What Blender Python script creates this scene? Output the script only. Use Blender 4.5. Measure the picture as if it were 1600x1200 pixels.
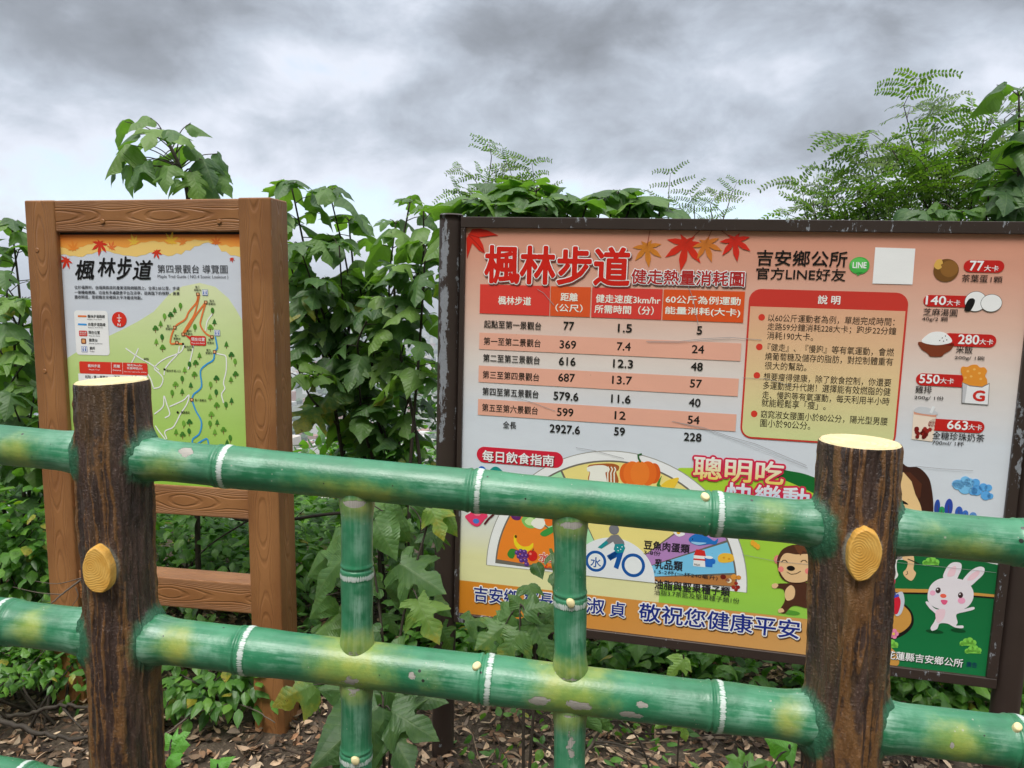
import bpy, bmesh, math, random
import numpy as np
from mathutils import Vector, Matrix
from mathutils.geometry import tessellate_polygon

for o in list(bpy.data.objects): bpy.data.objects.remove(o)
SC = bpy.context.scene
COL = SC.collection
RNG = random.Random(7)
NR = np.random.RandomState(11)

# ------------------------------------------------------------------ camera
F = 1200.0                                  # focal length in pixels of the 1600 px wide frame
HC = 1.45                                   # eye height above the trail
_D = np.array([-.022, .9918, .1255]); _D /= np.linalg.norm(_D)
_Z = -_D; _Y = np.array([0, 0, 1.]) - _Z[2]*_Z; _Y /= np.linalg.norm(_Y); _X = np.cross(_Y, _Z)
RC = np.array([_X, _Y, _Z])
cam = bpy.data.cameras.new('camera'); cam_o = bpy.data.objects.new('camera', cam); COL.objects.link(cam_o)
cam.sensor_width = 36; cam.lens = 36*F/1600; cam.clip_start = .05; cam.clip_end = 20000
r_, u_, b_ = RC @ [1, 0, 0], RC @ [0, -1, 0], RC @ [0, 0, -1]
cam_o.matrix_world = Matrix(((r_[0], u_[0], b_[0], 0), (r_[1], u_[1], b_[1], 0), (r_[2], u_[2], b_[2], HC), (0, 0, 0, 1)))
SC.camera = cam_o
cam.dof.use_dof = False

def at(px, py, z):
    return RC @ (np.array([(px-800)/F, (py-600)/F, 1])*z) + [0, 0, HC]
def proj(p):
    q = RC.T @ (np.asarray(p, float) - [0, 0, HC]); return q[0]/q[2]*F+800, q[1]/q[2]*F+600

# ------------------------------------------------------------------ render look, sky, sun
SC.view_settings.view_transform = 'Standard'; SC.view_settings.look = 'None'
SC.view_settings.exposure = 0.95; SC.view_settings.gamma = 1
SUN_EL, SUN_AZ = math.radians(62), math.radians(200)       # azimuth clockwise from +Y: behind the camera
def lin(c):
    c = np.asarray(c, float)/255; return np.where(c <= .04045, c/12.92, ((c+.055)/1.055)**2.4)
def L4(r, g, b, k=1): v = lin((r, g, b))*k; return (v[0], v[1], v[2], 1)

class NT:
    """small helper to write node trees"""
    def __init__(s, tree): s.t = tree; tree.nodes.clear()
    def n(s, typ, ins=None, **kw):
        nd = s.t.nodes.new(typ)
        for k, v in kw.items(): setattr(nd, k, v)
        for k, v in (ins or {}).items():
            sk = nd.inputs[k]
            if isinstance(v, bpy.types.NodeSocket): s.t.links.new(v, sk)
            else: sk.default_value = v
        return nd
    def math(s, op, a, b=0.0, c=None, clamp=False):
        nd = s.n('ShaderNodeMath', {0: a, 1: b}, operation=op, use_clamp=clamp)
        if c is not None:
            if isinstance(c, bpy.types.NodeSocket): s.t.links.new(c, nd.inputs[2])
            else: nd.inputs[2].default_value = c
        return nd.outputs[0]
    def mix(s, f, a, b, typ='MIX'):
        nd = s.n('ShaderNodeMix', data_type='RGBA', blend_type=typ)
        for k, v in ((0, f), (6, a), (7, b)):
            if isinstance(v, bpy.types.NodeSocket): s.t.links.new(v, nd.inputs[k])
            else: nd.inputs[k].default_value = v
        return nd.outputs[2]
    def ramp(s, f, stops, interp='LINEAR'):
        nd = s.n('ShaderNodeValToRGB', {0: f}); cr = nd.color_ramp; cr.interpolation = interp
        while len(cr.elements) < len(stops): cr.elements.new(.5)
        for e, (p, c) in zip(cr.elements, stops):
            e.position = p; e.color = c if len(c) == 4 else (*c, 1)
        return nd.outputs[0]
    def smooth(s, v, a, b):
        return s.n('ShaderNodeMapRange', {0: v, 1: a, 2: b, 3: 0., 4: 1.}, interpolation_type='SMOOTHSTEP').outputs[0]
    def noise(s, vec, scale, det=4, rough=.55, dist=0., w=None):
        nd = s.n('ShaderNodeTexNoise', {'Scale': scale, 'Detail': det, 'Roughness': rough, 'Distortion': dist})
        if vec is not None: s.t.links.new(vec, nd.inputs['Vector'])
        return nd.outputs[0]
    def mapv(s, vec, scale=(1, 1, 1), loc=(0, 0, 0)):
        return s.n('ShaderNodeMapping', {0: vec, 1: loc, 3: scale}).outputs[0]

world = bpy.data.worlds.new('World'); SC.world = world; world.use_nodes = True
w = NT(world.node_tree)
SKYK = .1
sky = w.n('ShaderNodeTexSky', sky_type='NISHITA', sun_disc=False)
sky.sun_elevation = SUN_EL; sky.sun_rotation = SUN_AZ
tc = w.n('ShaderNodeTexCoord').outputs['Generated']
sx = w.n('ShaderNodeSeparateXYZ', {0: tc})
X_, Y_, Z_ = sx.outputs
pv = w.n('ShaderNodeCombineXYZ', {0: X_, 1: Y_, 2: w.math('MULTIPLY', Z_, 1.7)}).outputs[0]
def blob(dx, dz, rx, rz):
    d = w.math('ADD', w.math('POWER', w.math('DIVIDE', w.math('SUBTRACT', X_, dx), rx), 2.),
               w.math('POWER', w.math('DIVIDE', w.math('SUBTRACT', Z_, dz), rz), 2.))
    front = w.math('GREATER_THAN', Y_, 0.)
    return w.math('MULTIPLY', w.math('POWER', 2.718, w.math('MULTIPLY', d, -1.)), front)
def pdir(px, py):
    v = at(px, py, 1.) - [0, 0, HC]; v /= np.linalg.norm(v); return v
n1 = w.noise(w.mapv(pv, (1, 1., 1), (3.1, .7, 0)), 2.6, 5, .5, .4)
n2 = w.noise(w.mapv(pv, (1, 1., 1), (7.7, 2.2, 0)), 7.5, 12, .60, .25)
dens = w.math('ADD', w.math('MULTIPLY', n1, .62), w.math('MULTIPLY_ADD', n2, .62, -.105))
for px, py, rx, rz, k in ((860, 40, .17, .06, .19), (20, 40, .13, .08, .18), (300, 10, .25, .03, .07), (1240, 190, .13, .05, .11), (720, 190, .25, .05, .05),
                          (1380, 20, .25, .04, .10), (440, 110, .07, .06, -.07), (1120, 130, .09, .05, -.08), (1500, 130, .18, .06, -.07),
                          (560, 335, .5, .05, -.18), (150, 240, .25, .08, -.08), (900, 300, .2, .03, -.06), (1300, 335, .45, .05, -.16), (620, 100, .12, .03, -.07)):
    v = pdir(px, py)
    dens = w.math('ADD', dens, w.math('MULTIPLY', blob(v[0], v[2], rx, rz), k))
cc = w.ramp(dens, [(.26, (.98, 1., 1.)), (.40, (.80, .85, .96)), (.54, (.545, .605, .70)), (.70, (.34, .375, .43)), (1.0, (.128, .138, .155))])
back = w.smooth(Y_, .1, -.8)
zen = w.smooth(Z_, .35, .9)
cc = w.mix(w.math('MAXIMUM', w.math('MULTIPLY', back, .45), w.math('MULTIPLY', zen, .95)), cc, w.mix(zen, (.62, .63, .66, 1), (1.9, 1.9, 1.93, 1)))
cc = w.mix(1., cc, (1/SKYK*.54,)*3 + (1,), 'MULTIPLY')
gap = w.smooth(dens, .40, .27)
cc = w.mix(w.math('MULTIPLY', gap, .55), cc, w.mix(1., sky.outputs[0], (1.0, 1.1, 1.25, 1), 'MULTIPLY'))
low = w.smooth(Z_, 0., -.05)
cc = w.mix(low, cc, (1.6, 1.6, 1.5, 1))
bg = w.n('ShaderNodeBackground', {0: cc, 1: SKYK})
wo = w.n('ShaderNodeOutputWorld', {0: bg.outputs[0]})

sun = bpy.data.lights.new('sun', 'SUN'); sun.energy = 1.5; sun.angle = math.radians(24); sun.color = (1, .965, .91)
sun_o = bpy.data.objects.new('sun', sun); COL.objects.link(sun_o)
sd = Vector((math.sin(SUN_AZ)*math.cos(SUN_EL), math.cos(SUN_AZ)*math.cos(SUN_EL), math.sin(SUN_EL)))
sun_o.rotation_euler = sd.to_track_quat('Z', 'Y').to_euler()

# ------------------------------------------------------------------ helpers
def tag(o, label=None, cat=None, group=None, kind=None):
    if label: o['label'] = label
    if cat: o['category'] = cat
    if group: o['group'] = group
    if kind: o['kind'] = kind
    return o
def empty(name, mat=None, loc=None):
    o = bpy.data.objects.new(name, None); COL.objects.link(o)
    if mat is not None: o.matrix_world = mat
    if loc is not None: o.location = tuple(loc)
    return o
class MB:
    """collects vertices and faces of one mesh; per-vertex uv and colour"""
    def __init__(s): s.v = []; s.f = []; s.uv = []; s.c = []; s.m = []; s.n = 0
    def add(s, v, f, uv=None, c=None, m=0):
        v = np.asarray(v, float).reshape(-1, 3); k = len(v)
        s.v.append(v); n = s.n
        s.f.extend([tuple(i+n for i in q) for q in f])
        s.m.extend([m]*len(f))
        s.uv.append(np.zeros((k, 2)) if uv is None else np.asarray(uv, float).reshape(-1, 2))
        s.c.append(np.tile(np.array([0, 0, 0, 1.]), (k, 1)) if c is None else (np.tile(np.asarray(c, float), (k, 1)) if np.ndim(c) == 1 else np.asarray(c, float)))
        s.n += k
    def build(s, name, mats, parent=None, smooth=False, off=None):
        me = bpy.data.meshes.new(name)
        if not s.v: s.add([[0, 0, 0]], [])
        v = np.concatenate(s.v)
        if off is not None: v = v - np.asarray(off)
        me.from_pydata(v.tolist(), [], s.f)
        li = np.empty(len(me.loops), np.int32); me.loops.foreach_get('vertex_index', li)
        uv = np.concatenate(s.uv); ul = me.uv_layers.new(name='uv'); ul.data.foreach_set('uv', uv[li].astype(np.float32).ravel())
        ca = me.color_attributes.new('col', 'FLOAT_COLOR', 'POINT'); ca.data.foreach_set('color', np.concatenate(s.c).astype(np.float32).ravel())
        for mt in (mats if isinstance(mats, (list, tuple)) else [mats]): me.materials.append(mt)
        if any(s.m): me.polygons.foreach_set('material_index', np.array(s.m, np.int32))
        if smooth: me.polygons.foreach_set('use_smooth', [True]*len(me.polygons))
        me.update()
        o = bpy.data.objects.new(name, me); COL.objects.link(o)
        if parent is not None: o.parent = parent
        return o

def frame_of(d):
    d = np.asarray(d, float); d = d/np.linalg.norm(d)
    a = np.array([0, 0, 1.]) if abs(d[2]) < .9 else np.array([0, 1., 0])
    x = np.cross(a, d); x /= np.linalg.norm(x); return x, np.cross(d, x), d
def tube(mb, pts, rad, seg=6, cap=True, c=None):
    pts = np.asarray(pts, float); n = len(pts); rad = np.broadcast_to(rad, n)
    V = []; x = None
    for i in range(n):
        d = pts[min(i+1, n-1)]-pts[max(i-1, 0)]
        if x is None: x, y, d = frame_of(d)
        else:
            d = d/np.linalg.norm(d); x = x - (x@d)*d; x /= np.linalg.norm(x); y = np.cross(d, x)
        for k in range(seg):
            a = 2*math.pi*k/seg; V.append(pts[i]+rad[i]*(math.cos(a)*x+math.sin(a)*y))
    Fc = [(i*seg+k, i*seg+(k+1) % seg, (i+1)*seg+(k+1) % seg, (i+1)*seg+k) for i in range(n-1) for k in range(seg)]
    if cap: Fc += [tuple(range(seg))[::-1], tuple((n-1)*seg+k for k in range(seg))]
    mb.add(V, Fc, c=c)
def curve_pts(pts, n=12):
    """smooth Catmull-Rom through points"""
    p = [np.asarray(q, float) for q in pts]; p = [2*p[0]-p[1]] + p + [2*p[-1]-p[-2]]; out = []
    for i in range(1, len(p)-2):
        for t in np.linspace(0, 1, n, endpoint=False):
            out.append(.5*((2*p[i]) + (-p[i-1]+p[i+1])*t + (2*p[i-1]-5*p[i]+4*p[i+1]-p[i+2])*t*t + (-p[i-1]+3*p[i]-3*p[i+1]+p[i+2])*t**3))
    out.append(p[-2]); return np.array(out)
def _hash(ix, iy, seed):
    h = (ix*374761393 + iy*668265263 + seed*1442695041) & 0xffffffff
    h = ((h ^ (h >> 13))*1274126177) & 0xffffffff
    return ((h ^ (h >> 16)) & 0xffff)/65535.0
def vnoise(x, y, seed=0, per=None):
    x = np.asarray(x, float); y = np.asarray(y, float); x, y = np.broadcast_arrays(x, y)
    ix = np.floor(x).astype(np.int64); iy = np.floor(y).astype(np.int64); fx = x-ix; fy = y-iy
    fx = fx*fx*(3-2*fx); fy = fy*fy*(3-2*fy)
    i1 = ix+1
    if per: ix = ix % per; i1 = i1 % per
    a = _hash(ix, iy, seed); b = _hash(i1, iy, seed); c = _hash(ix, iy+1, seed); d = _hash(i1, iy+1, seed)
    return (a*(1-fx)+b*fx)*(1-fy)+(c*(1-fx)+d*fx)*fy

def newmat(name):
    m = bpy.data.materials.new(name); m.use_nodes = True
    t = NT(m.node_tree); out = t.n('ShaderNodeOutputMaterial')
    return m, t, out
def principled(t, out, **kw):
    names = dict(color='Base Color', rough='Roughness', spec='Specular IOR Level', coat='Coat Weight', coatr='Coat Roughness', normal='Normal', metal='Metallic')
    p = t.n('ShaderNodeBsdfPrincipled', {names[k]: v for k, v in kw.items()})
    if out is not None: t.t.links.new(p.outputs[0], out.inputs[0])
    return p
def bump(t, h, dist, strength=1., normal=None):
    ins = {'Height': h, 'Distance': dist, 'Strength': strength}
    if normal is not None: ins['Normal'] = normal
    return t.n('ShaderNodeBump', ins).outputs[0]

# ------------------------------------------------------------------ materials
def mat_plain(name, rgb, rough=.5, k=1., noise=.0, scale=20, **kw):
    m, t, out = newmat(name); c = L4(*rgb, k)
    if noise:
        nz = t.noise(t.n('ShaderNodeTexCoord').outputs['Object'], scale, 6, .6)
        f = t.math('MULTIPLY_ADD', nz, 2*noise, 1-noise)
        c = t.mix(1., c, t.n('ShaderNodeCombineXYZ', {0: f, 1: f, 2: f}).outputs[0], 'MULTIPLY')
    principled(t, out, color=c, rough=rough, **kw); return m

def make_bamboo():
    m, t, out = newmat('painted_bamboo')
    uv = t.n('ShaderNodeUVMap', uv_map='uv').outputs[0]
    ob = t.n('ShaderNodeTexCoord').outputs['Object']
    at_ = t.n('ShaderNodeVertexColor', layer_name='col')
    s = t.n('ShaderNodeSeparateColor', {0: at_.outputs[0]}); yel, scf, chp = s.outputs
    streak = t.noise(t.mapv(uv, (160, 9, 1)), 1., 5, .65)
    fine = t.noise(t.mapv(uv, (420, 22, 1)), 1., 3, .6)
    big = t.noise(ob, 7., 4, .6)
    mid = t.noise(ob, 28., 5, .6)
    c = t.mix(t.smooth(big, .3, .7), (.013, .150, .062, 1), (.030, .235, .108, 1))
    c = t.mix(t.math('MULTIPLY', t.smooth(streak, .45, .75), .18), c, (.06, .26, .14, 1))
    blo = t.noise(t.mapv(ob, (1, 1, 1), (3, 1, 2)), 11., 6, .62)
    c = t.mix(t.math('MULTIPLY', t.smooth(blo, .52, .68), .18), c, (.055, .30, .16, 1))
    c = t.mix(t.math('MULTIPLY', t.smooth(blo, .46, .32), .22), c, (.007, .085, .036, 1))
    # dry-brushed whitish scuffs beside the nodes
    sc = t.math('MULTIPLY', scf, t.smooth(t.math('ADD', t.math('MULTIPLY', streak, .6), t.math('MULTIPLY', mid, .5)), .46, .66))
    c = t.mix(t.math('MULTIPLY', sc, .5), c, (.40, .62, .50, 1))
    # sprayed yellow patches at the joints
    yy = t.smooth(t.math('ADD', yel, t.math('MULTIPLY', t.math('SUBTRACT', mid, .5), .9)), .18, 1.1)
    c = t.mix(t.math('MULTIPLY', yy, .78), c, t.mix(t.smooth(big, .35, .65), (.30, .40, .05, 1), (.42, .42, .05, 1)))
    # small paint chips showing cement
    vo = t.n('ShaderNodeTexVoronoi', {'Vector': t.mapv(ob, (1, 1, 1)), 'Scale': 75.}, feature='F1').outputs['Distance']
    spots = t.math('LESS_THAN', t.math('ADD', vo, t.math('MULTIPLY', t.noise(ob, 20., 2), .6)), .325)
    ch = t.smooth(t.math('ADD', chp, t.math('MULTIPLY', t.math('SUBTRACT', t.noise(ob, 90., 5, .65), .5), 1.1)), .52, .56)
    dk = t.math('LESS_THAN', t.math('ADD', t.n('ShaderNodeTexVoronoi', {'Vector': ob, 'Scale': 31.}).outputs['Distance'], t.math('MULTIPLY', t.noise(ob, 9., 2), .4)), .235)
    c = t.mix(t.math('MULTIPLY', spots, .6), c, (.40, .42, .34, 1))
    c = t.mix(dk, c, (.02, .025, .02, 1))
    c = t.mix(ch, c, t.mix(fine, (.20, .19, .17, 1), (.50, .47, .42, 1)))
    h = t.math('ADD', t.math('MULTIPLY', streak, .35), t.math('MULTIPLY', t.noise(ob, 130., 4, .6), .5))
    h = t.math('SUBTRACT', h, t.math('MULTIPLY', t.math('MAXIMUM', ch, dk), .9))
    nm = bump(t, h, .0014, .9)
    r = t.math('MULTIPLY_ADD', mid, .34, .24)
    r = t.math('MAXIMUM', r, t.math('MULTIPLY', ch, .8))
    grm = t.smooth(t.noise(ob, 16., 7, .7), .55, .75)
    c = t.mix(t.math('MULTIPLY', grm, .16), c, (.03, .045, .025, 1))
    principled(t, out, color=c, rough=r, spec=.7, coat=.12, coatr=.3, normal=nm); return m
def make_band():
    m, t, out = newmat('white_brushed_band')
    uv = t.n('ShaderNodeUVMap', uv_map='uv').outputs[0]
    st = t.noise(t.mapv(uv, (520, 45, 1)), 1., 3, .75)
    at_ = t.n('ShaderNodeVertexColor', layer_name='col')
    s = t.n('ShaderNodeSeparateColor', {0: at_.outputs[0]})
    e = s.outputs[0]
    f = t.smooth(t.math('ADD', st, t.math('MULTIPLY', e, .35)), .50, .66)
    c = t.mix(f, (.024, .2, .085, 1), (.58, .66, .62, 1))
    principled(t, out, color=c, rough=.4, normal=bump(t, st, .0003, .5)); return m
def make_bark():
    m, t, out = newmat('painted_bark')
    ob = t.n('ShaderNodeTexCoord').outputs['Object']
    at_ = t.n('ShaderNodeVertexColor', layer_name='col')
    s = t.n('ShaderNodeSeparateColor', {0: at_.outputs[0]}); rd, gr, pl = s.outputs
    grit = t.noise(ob, 210., 3, .75); g2 = t.noise(ob, 60., 5, .65)
    st = t.noise(t.mapv(ob, (1, 1, .16)), 45., 5, .6)
    base = t.mix(t.smooth(st, .35, .65), (.030, .018, .015, 1), (.078, .045, .035, 1))
    och = t.mix(g2, (.17, .070, .016, 1), (.29, .145, .05, 1))
    f = t.smooth(t.math('ADD', rd, t.math('MULTIPLY', t.math('SUBTRACT', g2, .5), 1.0)), .42, .66)
    c = t.mix(t.math('MULTIPLY', f, .72), base, och)
    c = t.mix(t.math('MULTIPLY', t.smooth(t.noise(t.mapv(ob, (1, 1, .25)), 16., 4, .6), .48, .66), .5), c, (.15, .085, .032, 1))
    # light dry-brushed grit
    dry = t.math('MULTIPLY', t.smooth(grit, .56, .68), t.smooth(t.noise(t.mapv(ob, (1, 1, .3)), 24., 3), .34, .58))
    c = t.mix(t.math('MULTIPLY', dry, .42), c, (.36, .26, .19, 1))
    # overspray of green near the rails and pale halo round the knot
    c = t.mix(t.smooth(t.math('ADD', gr, t.math('MULTIPLY', t.math('SUBTRACT', g2, .5), 1.1)), .3, .95), c, t.mix(grit, (.012, .085, .038, 1), (.05, .20, .11, 1)))
    c = t.mix(t.math('MULTIPLY', t.smooth(t.math('ADD', pl, t.math('MULTIPLY', t.math('SUBTRACT', g2, .5), .8)), .4, .85), .65), c, (.33, .33, .27, 1))
    h = t.math('ADD', t.math('MULTIPLY', grit, .6), t.math('MULTIPLY', st, .8))
    principled(t, out, color=c, rough=t.math('MULTIPLY_ADD', grit, .4, .18), spec=.6, normal=bump(t, h, .0042, 1.)); return m
def make_cut(name, ca, cb, ringc, k, ellipse=(1, 1)):
    m, t, out = newmat(name)
    uv = t.n('ShaderNodeUVMap', uv_map='uv').outputs[0]
    ob = t.n('ShaderNodeTexCoord').outputs['Object']
    nz = t.noise(ob, 30., 4, .6)
    ln = t.n('ShaderNodeVectorMath', {0: uv}, operation='LENGTH').outputs['Value']
    rr = t.math('ADD', ln, t.math('MULTIPLY', nz, .32))
    wv = t.math('SINE', t.math('MULTIPLY', rr, k))
    c = t.mix(t.smooth(nz, .35, .65), ca, cb)
    c = t.mix(t.math('MULTIPLY', t.smooth(wv, .45, 1.), .6), c, ringc)
    principled(t, out, color=c, rough=.6, normal=bump(t, wv, .0004, .4)); return m
def make_wood():
    m, t, out = newmat('cast_wood_grain')
    uv = t.n('ShaderNodeUVMap', uv_map='uv').outputs[0]
    at_ = t.n('ShaderNodeVertexColor', layer_name='col')
    sc_ = t.n('ShaderNodeSeparateColor', {0: at_.outputs[0]}); seed = sc_.outputs[0]; wear = sc_.outputs[1]
    sp = t.n('ShaderNodeSeparateXYZ', {0: uv}); u, v = sp.outputs[0], sp.outputs[1]
    pos = t.n('ShaderNodeCombineXYZ', {0: u, 1: v, 2: t.math('MULTIPLY', seed, 9.)}).outputs[0]
    w1 = t.math('SUBTRACT', t.noise(t.mapv(pos, (14, 3, 1)), 1., 3, .5), .5)
    uu = t.math('ADD', u, t.math('MULTIPLY', w1, .022))
    q = t.math('POWER', t.math('ABSOLUTE', t.math('DIVIDE', uu, .058)), 2.3)
    cv = t.math('COSINE', t.math('ADD', t.math('MULTIPLY', v, 15.), t.math('MULTIPLY', t.noise(t.mapv(pos, (2, 3, 1)), 1., 2), 3.)))
    field = t.math('ADD', t.math('MULTIPLY', q, 7.5), t.math('MULTIPLY', cv, 1.0))
    field = t.math('ADD', field, t.math('MULTIPLY', t.noise(t.mapv(pos, (18, 5, 1)), 1., 3), .9))
    fr = t.math('FRACT', field)
    g = t.smooth(t.math('ABSOLUTE', t.math('SUBTRACT', fr, .5)), .26, .47)         # 0 on the ridge, 1 in the groove
    fine = t.noise(t.mapv(pos, (260, 9, 1)), 1., 4, .6)
    big = t.noise(t.mapv(pos, (7, 4, 1)), 1., 4, .55)
    c = t.mix(t.smooth(big, .3, .7), (.26, .108, .036, 1), (.35, .158, .056, 1))
    c = t.mix(t.math('MULTIPLY', g, .15), c, (.15, .055, .02, 1))
    wr = t.smooth(t.math('ADD', wear, t.math('MULTIPLY', t.math('SUBTRACT', t.noise(t.mapv(pos, (55, 10, 1)), 1., 5, .7), .5), 1.5)), .52, .60)
    c = t.mix(t.math('MULTIPLY', wr, .8), c, (.50, .44, .38, 1))
    mold = t.smooth(t.noise(t.mapv(pos, (22, 6, 1), (5, 3, 0)), 1., 6, .7), .60, .76)
    c = t.mix(t.math('MULTIPLY', mold, .35), c, (.09, .04, .02, 1))
    h = t.math('ADD', t.math('MULTIPLY', g, -1.), t.math('MULTIPLY', fine, .12))
    principled(t, out, color=c, rough=t.math('MULTIPLY_ADD', fine, .25, .34), spec=.5, normal=bump(t, h, .0026, .6)); return m
def make_frame_paint():
    m, t, out = newmat('peeling_brown_paint')
    ob = t.n('ShaderNodeTexCoord').outputs['Object']
    at_ = t.n('ShaderNodeVertexColor', layer_name='col')
    a = t.n('ShaderNodeSeparateColor', {0: at_.outputs[0]}).outputs[0]
    n = t.noise(t.mapv(ob, (1, 1, .45)), 48., 8, .72); n3 = t.noise(t.mapv(ob, (1, 1, .4)), 7., 2, .5)
    f = t.math('ADD', t.math('ADD', a, t.math('MULTIPLY', t.math('SUBTRACT', n, .5), 2.6)), t.math('MULTIPLY', t.math('SUBTRACT', n3, .5), 1.2))
    pe = t.math('MULTIPLY', t.smooth(f, .57, .60), t.smooth(a, .04, .2))
    c = t.mix(t.noise(ob, 9., 5), (.033, .022, .018, 1), (.052, .036, .030, 1))
    c = t.mix(pe, c, t.mix(t.noise(ob, 120., 3), (.17, .18, .20, 1), (.30, .315, .34, 1)))
    fl = t.smooth(t.noise(ob, 55., 3), .78, .80)
    c = t.mix(t.math('MULTIPLY', fl, .5), c, (.13, .09, .07, 1))
    principled(t, out, color=c, rough=t.math('MULTIPLY_ADD', pe, .3, .42), spec=.4, normal=bump(t, t.math('ADD', t.math('MULTIPLY', pe, -1.), t.math('MULTIPLY', n, .1)), .0008, .8)); return m
def make_print():
    m, t, out = newmat('printed_panel')
    at_ = t.n('ShaderNodeVertexColor', layer_name='col')
    ob = t.n('ShaderNodeTexCoord').outputs['Object']
    gr = t.noise(t.mapv(ob, (1, 1, 3)), 5., 6, .65)
    f = t.math('MULTIPLY_ADD', gr, .16, .92)
    c = t.mix(1., at_.outputs[0], t.n('ShaderNodeCombineXYZ', {0: f, 1: f, 2: f}).outputs[0], 'MULTIPLY')
    dirt = t.smooth(t.noise(ob, 26., 8, .75), .68, .80)
    c = t.mix(t.math('MULTIPLY', dirt, .22), c, (.20, .17, .13, 1))
    sp = t.smooth(t.noise(ob, 160., 2, .5), .765, .79)
    c = t.mix(t.math('MULTIPLY', sp, .45), c, (.1, .08, .06, 1))
    principled(t, out, color=c, rough=.42, spec=.35, normal=bump(t, t.noise(t.mapv(ob, (60, 60, 1.2)), 1., 3), .0006, .35)); return m
def make_leaf(name, dark, mid, light, yellow=(.30, .27, .03, 1), rough=.5, trans=.34, veins=True, tcol=None):
    m, t, out = newmat(name)
    at_ = t.n('ShaderNodeVertexColor', layer_name='col')
    s = t.n('ShaderNodeSeparateColor', {0: at_.outputs[0]}); r, age, rnd = s.outputs
    uv = t.n('ShaderNodeUVMap', uv_map='uv').outputs[0]
    sp = t.n('ShaderNodeSeparateXYZ', {0: uv}); u, v = sp.outputs[0], sp.outputs[1]
    ob = t.n('ShaderNodeTexCoord').outputs['Object']
    c = t.ramp(r, [(0., dark), (.5, mid), (1., light)])
    nz = t.noise(ob, 38., 5, .65)
    c = t.mix(t.math('MULTIPLY', t.smooth(nz, .35, .75), .25), c, light)
    h = None
    if veins:
        a = t.math('ABSOLUTE', u)
        ph = t.math('FRACT', t.math('MULTIPLY', t.math('SUBTRACT', v, t.math('MULTIPLY', a, .75)), 7.5))
        lat = t.smooth(t.math('ABSOLUTE', t.math('SUBTRACT', ph, .5)), .09, .0)
        midv = t.smooth(a, .022, .006)
        vn = t.math('MAXIMUM', t.math('MULTIPLY', lat, .55), midv)
        c = t.mix(t.math('MULTIPLY', vn, .25), c, (.16, .24, .09, 1))
        h = t.math('SUBTRACT', t.math('MULTIPLY', t.math('ABSOLUTE', t.math('SUBTRACT', ph, .5)), 1.2), t.math('MULTIPLY', vn, .5))
    edge = t.n('ShaderNodeVectorMath', {0: uv}, operation='LENGTH').outputs['Value']
    yl = t.smooth(t.math('ADD', age, t.math('ADD', t.math('MULTIPLY', t.math('SUBTRACT', edge, .6), .5), t.math('MULTIPLY', t.math('SUBTRACT', nz, .5), 1.1))), .5, .95)
    c = t.mix(yl, c, yellow)
    br = t.smooth(t.math('ADD', age, t.math('ADD', t.math('MULTIPLY', t.math('SUBTRACT', edge, .5), .4), t.math('MULTIPLY', t.math('SUBTRACT', t.noise(ob, 70., 4, .7), .5), 1.6))), 1.05, 1.15)
    c = t.mix(br, c, (.10, .055, .02, 1))
    geo = t.n('ShaderNodeNewGeometry').outputs['Backfacing']
    c = t.mix(t.math('MULTIPLY', geo, .45), c, tuple(min(1, q*1.15+.02) for q in light[:3]) + (1,))
    kw = dict(color=c, rough=rough, spec=.6)
    if h is not None: kw['normal'] = bump(t, h, .0022, .5)
    p = principled(t, None, **kw)
    tl = t.n('ShaderNodeBsdfTranslucent', {0: t.mix(1., c, tcol or (1.5, 1.85, .55, 1), 'MULTIPLY')})
    mx = t.n('ShaderNodeMixShader', {0: trans, 1: p.outputs[0], 2: tl.outputs[0]})
    t.t.links.new(mx.outputs[0], out.inputs[0]); return m
def make_stem(name, a, b):
    m, t, out = newmat(name)
    ob = t.n('ShaderNodeTexCoord').outputs['Object']
    n = t.noise(ob, 45., 5, .65)
    principled(t, out, color=t.mix(n, a, b), rough=.75, normal=bump(t, n, .002, .6)); return m
def make_ground():
    m, t, out = newmat('soil_and_plain')
    ob = t.n('ShaderNodeTexCoord').outputs['Object']
    sp = t.n('ShaderNodeSeparateXYZ', {0: ob})
    n = t.noise(ob, 9., 8, .65); n2 = t.noise(ob, 60., 5, .7)
    soil = t.mix(n, (.035, .025, .017, 1), (.10, .072, .048, 1)); soil = t.mix(t.smooth(n2, .5, .7), soil, (.16, .12, .085, 1))
    slope = t.mix(n, (.012, .022, .008, 1), (.03, .05, .016, 1))
    c = t.mix(t.math('MAXIMUM', t.smooth(sp.outputs[1], 4.2, 7.), t.smooth(sp.outputs[1], -1.8, -3.)), soil, slope)
    fields = t.n('ShaderNodeTexVoronoi', {'Vector': t.mapv(ob, (1, 1, 0)), 'Scale': .011}).outputs['Color']
    fn = t.noise(t.mapv(ob, (1, 1, 0)), .03, 6, .7)
    pl = t.mix(fn, (.05, .075, .035, 1), (.20, .21, .17, 1)); pl = t.mix(.35, pl, t.mix(t.n('ShaderNodeSeparateColor', {0: fields}).outputs[0], (.04, .08, .03, 1), (.26, .25, .21, 1)))
    c = t.mix(t.smooth(sp.outputs[1], 150., 260.), c, pl)
    principled(t, out, color=c, rough=.9, normal=bump(t, n2, .012, .7)); return m
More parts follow.
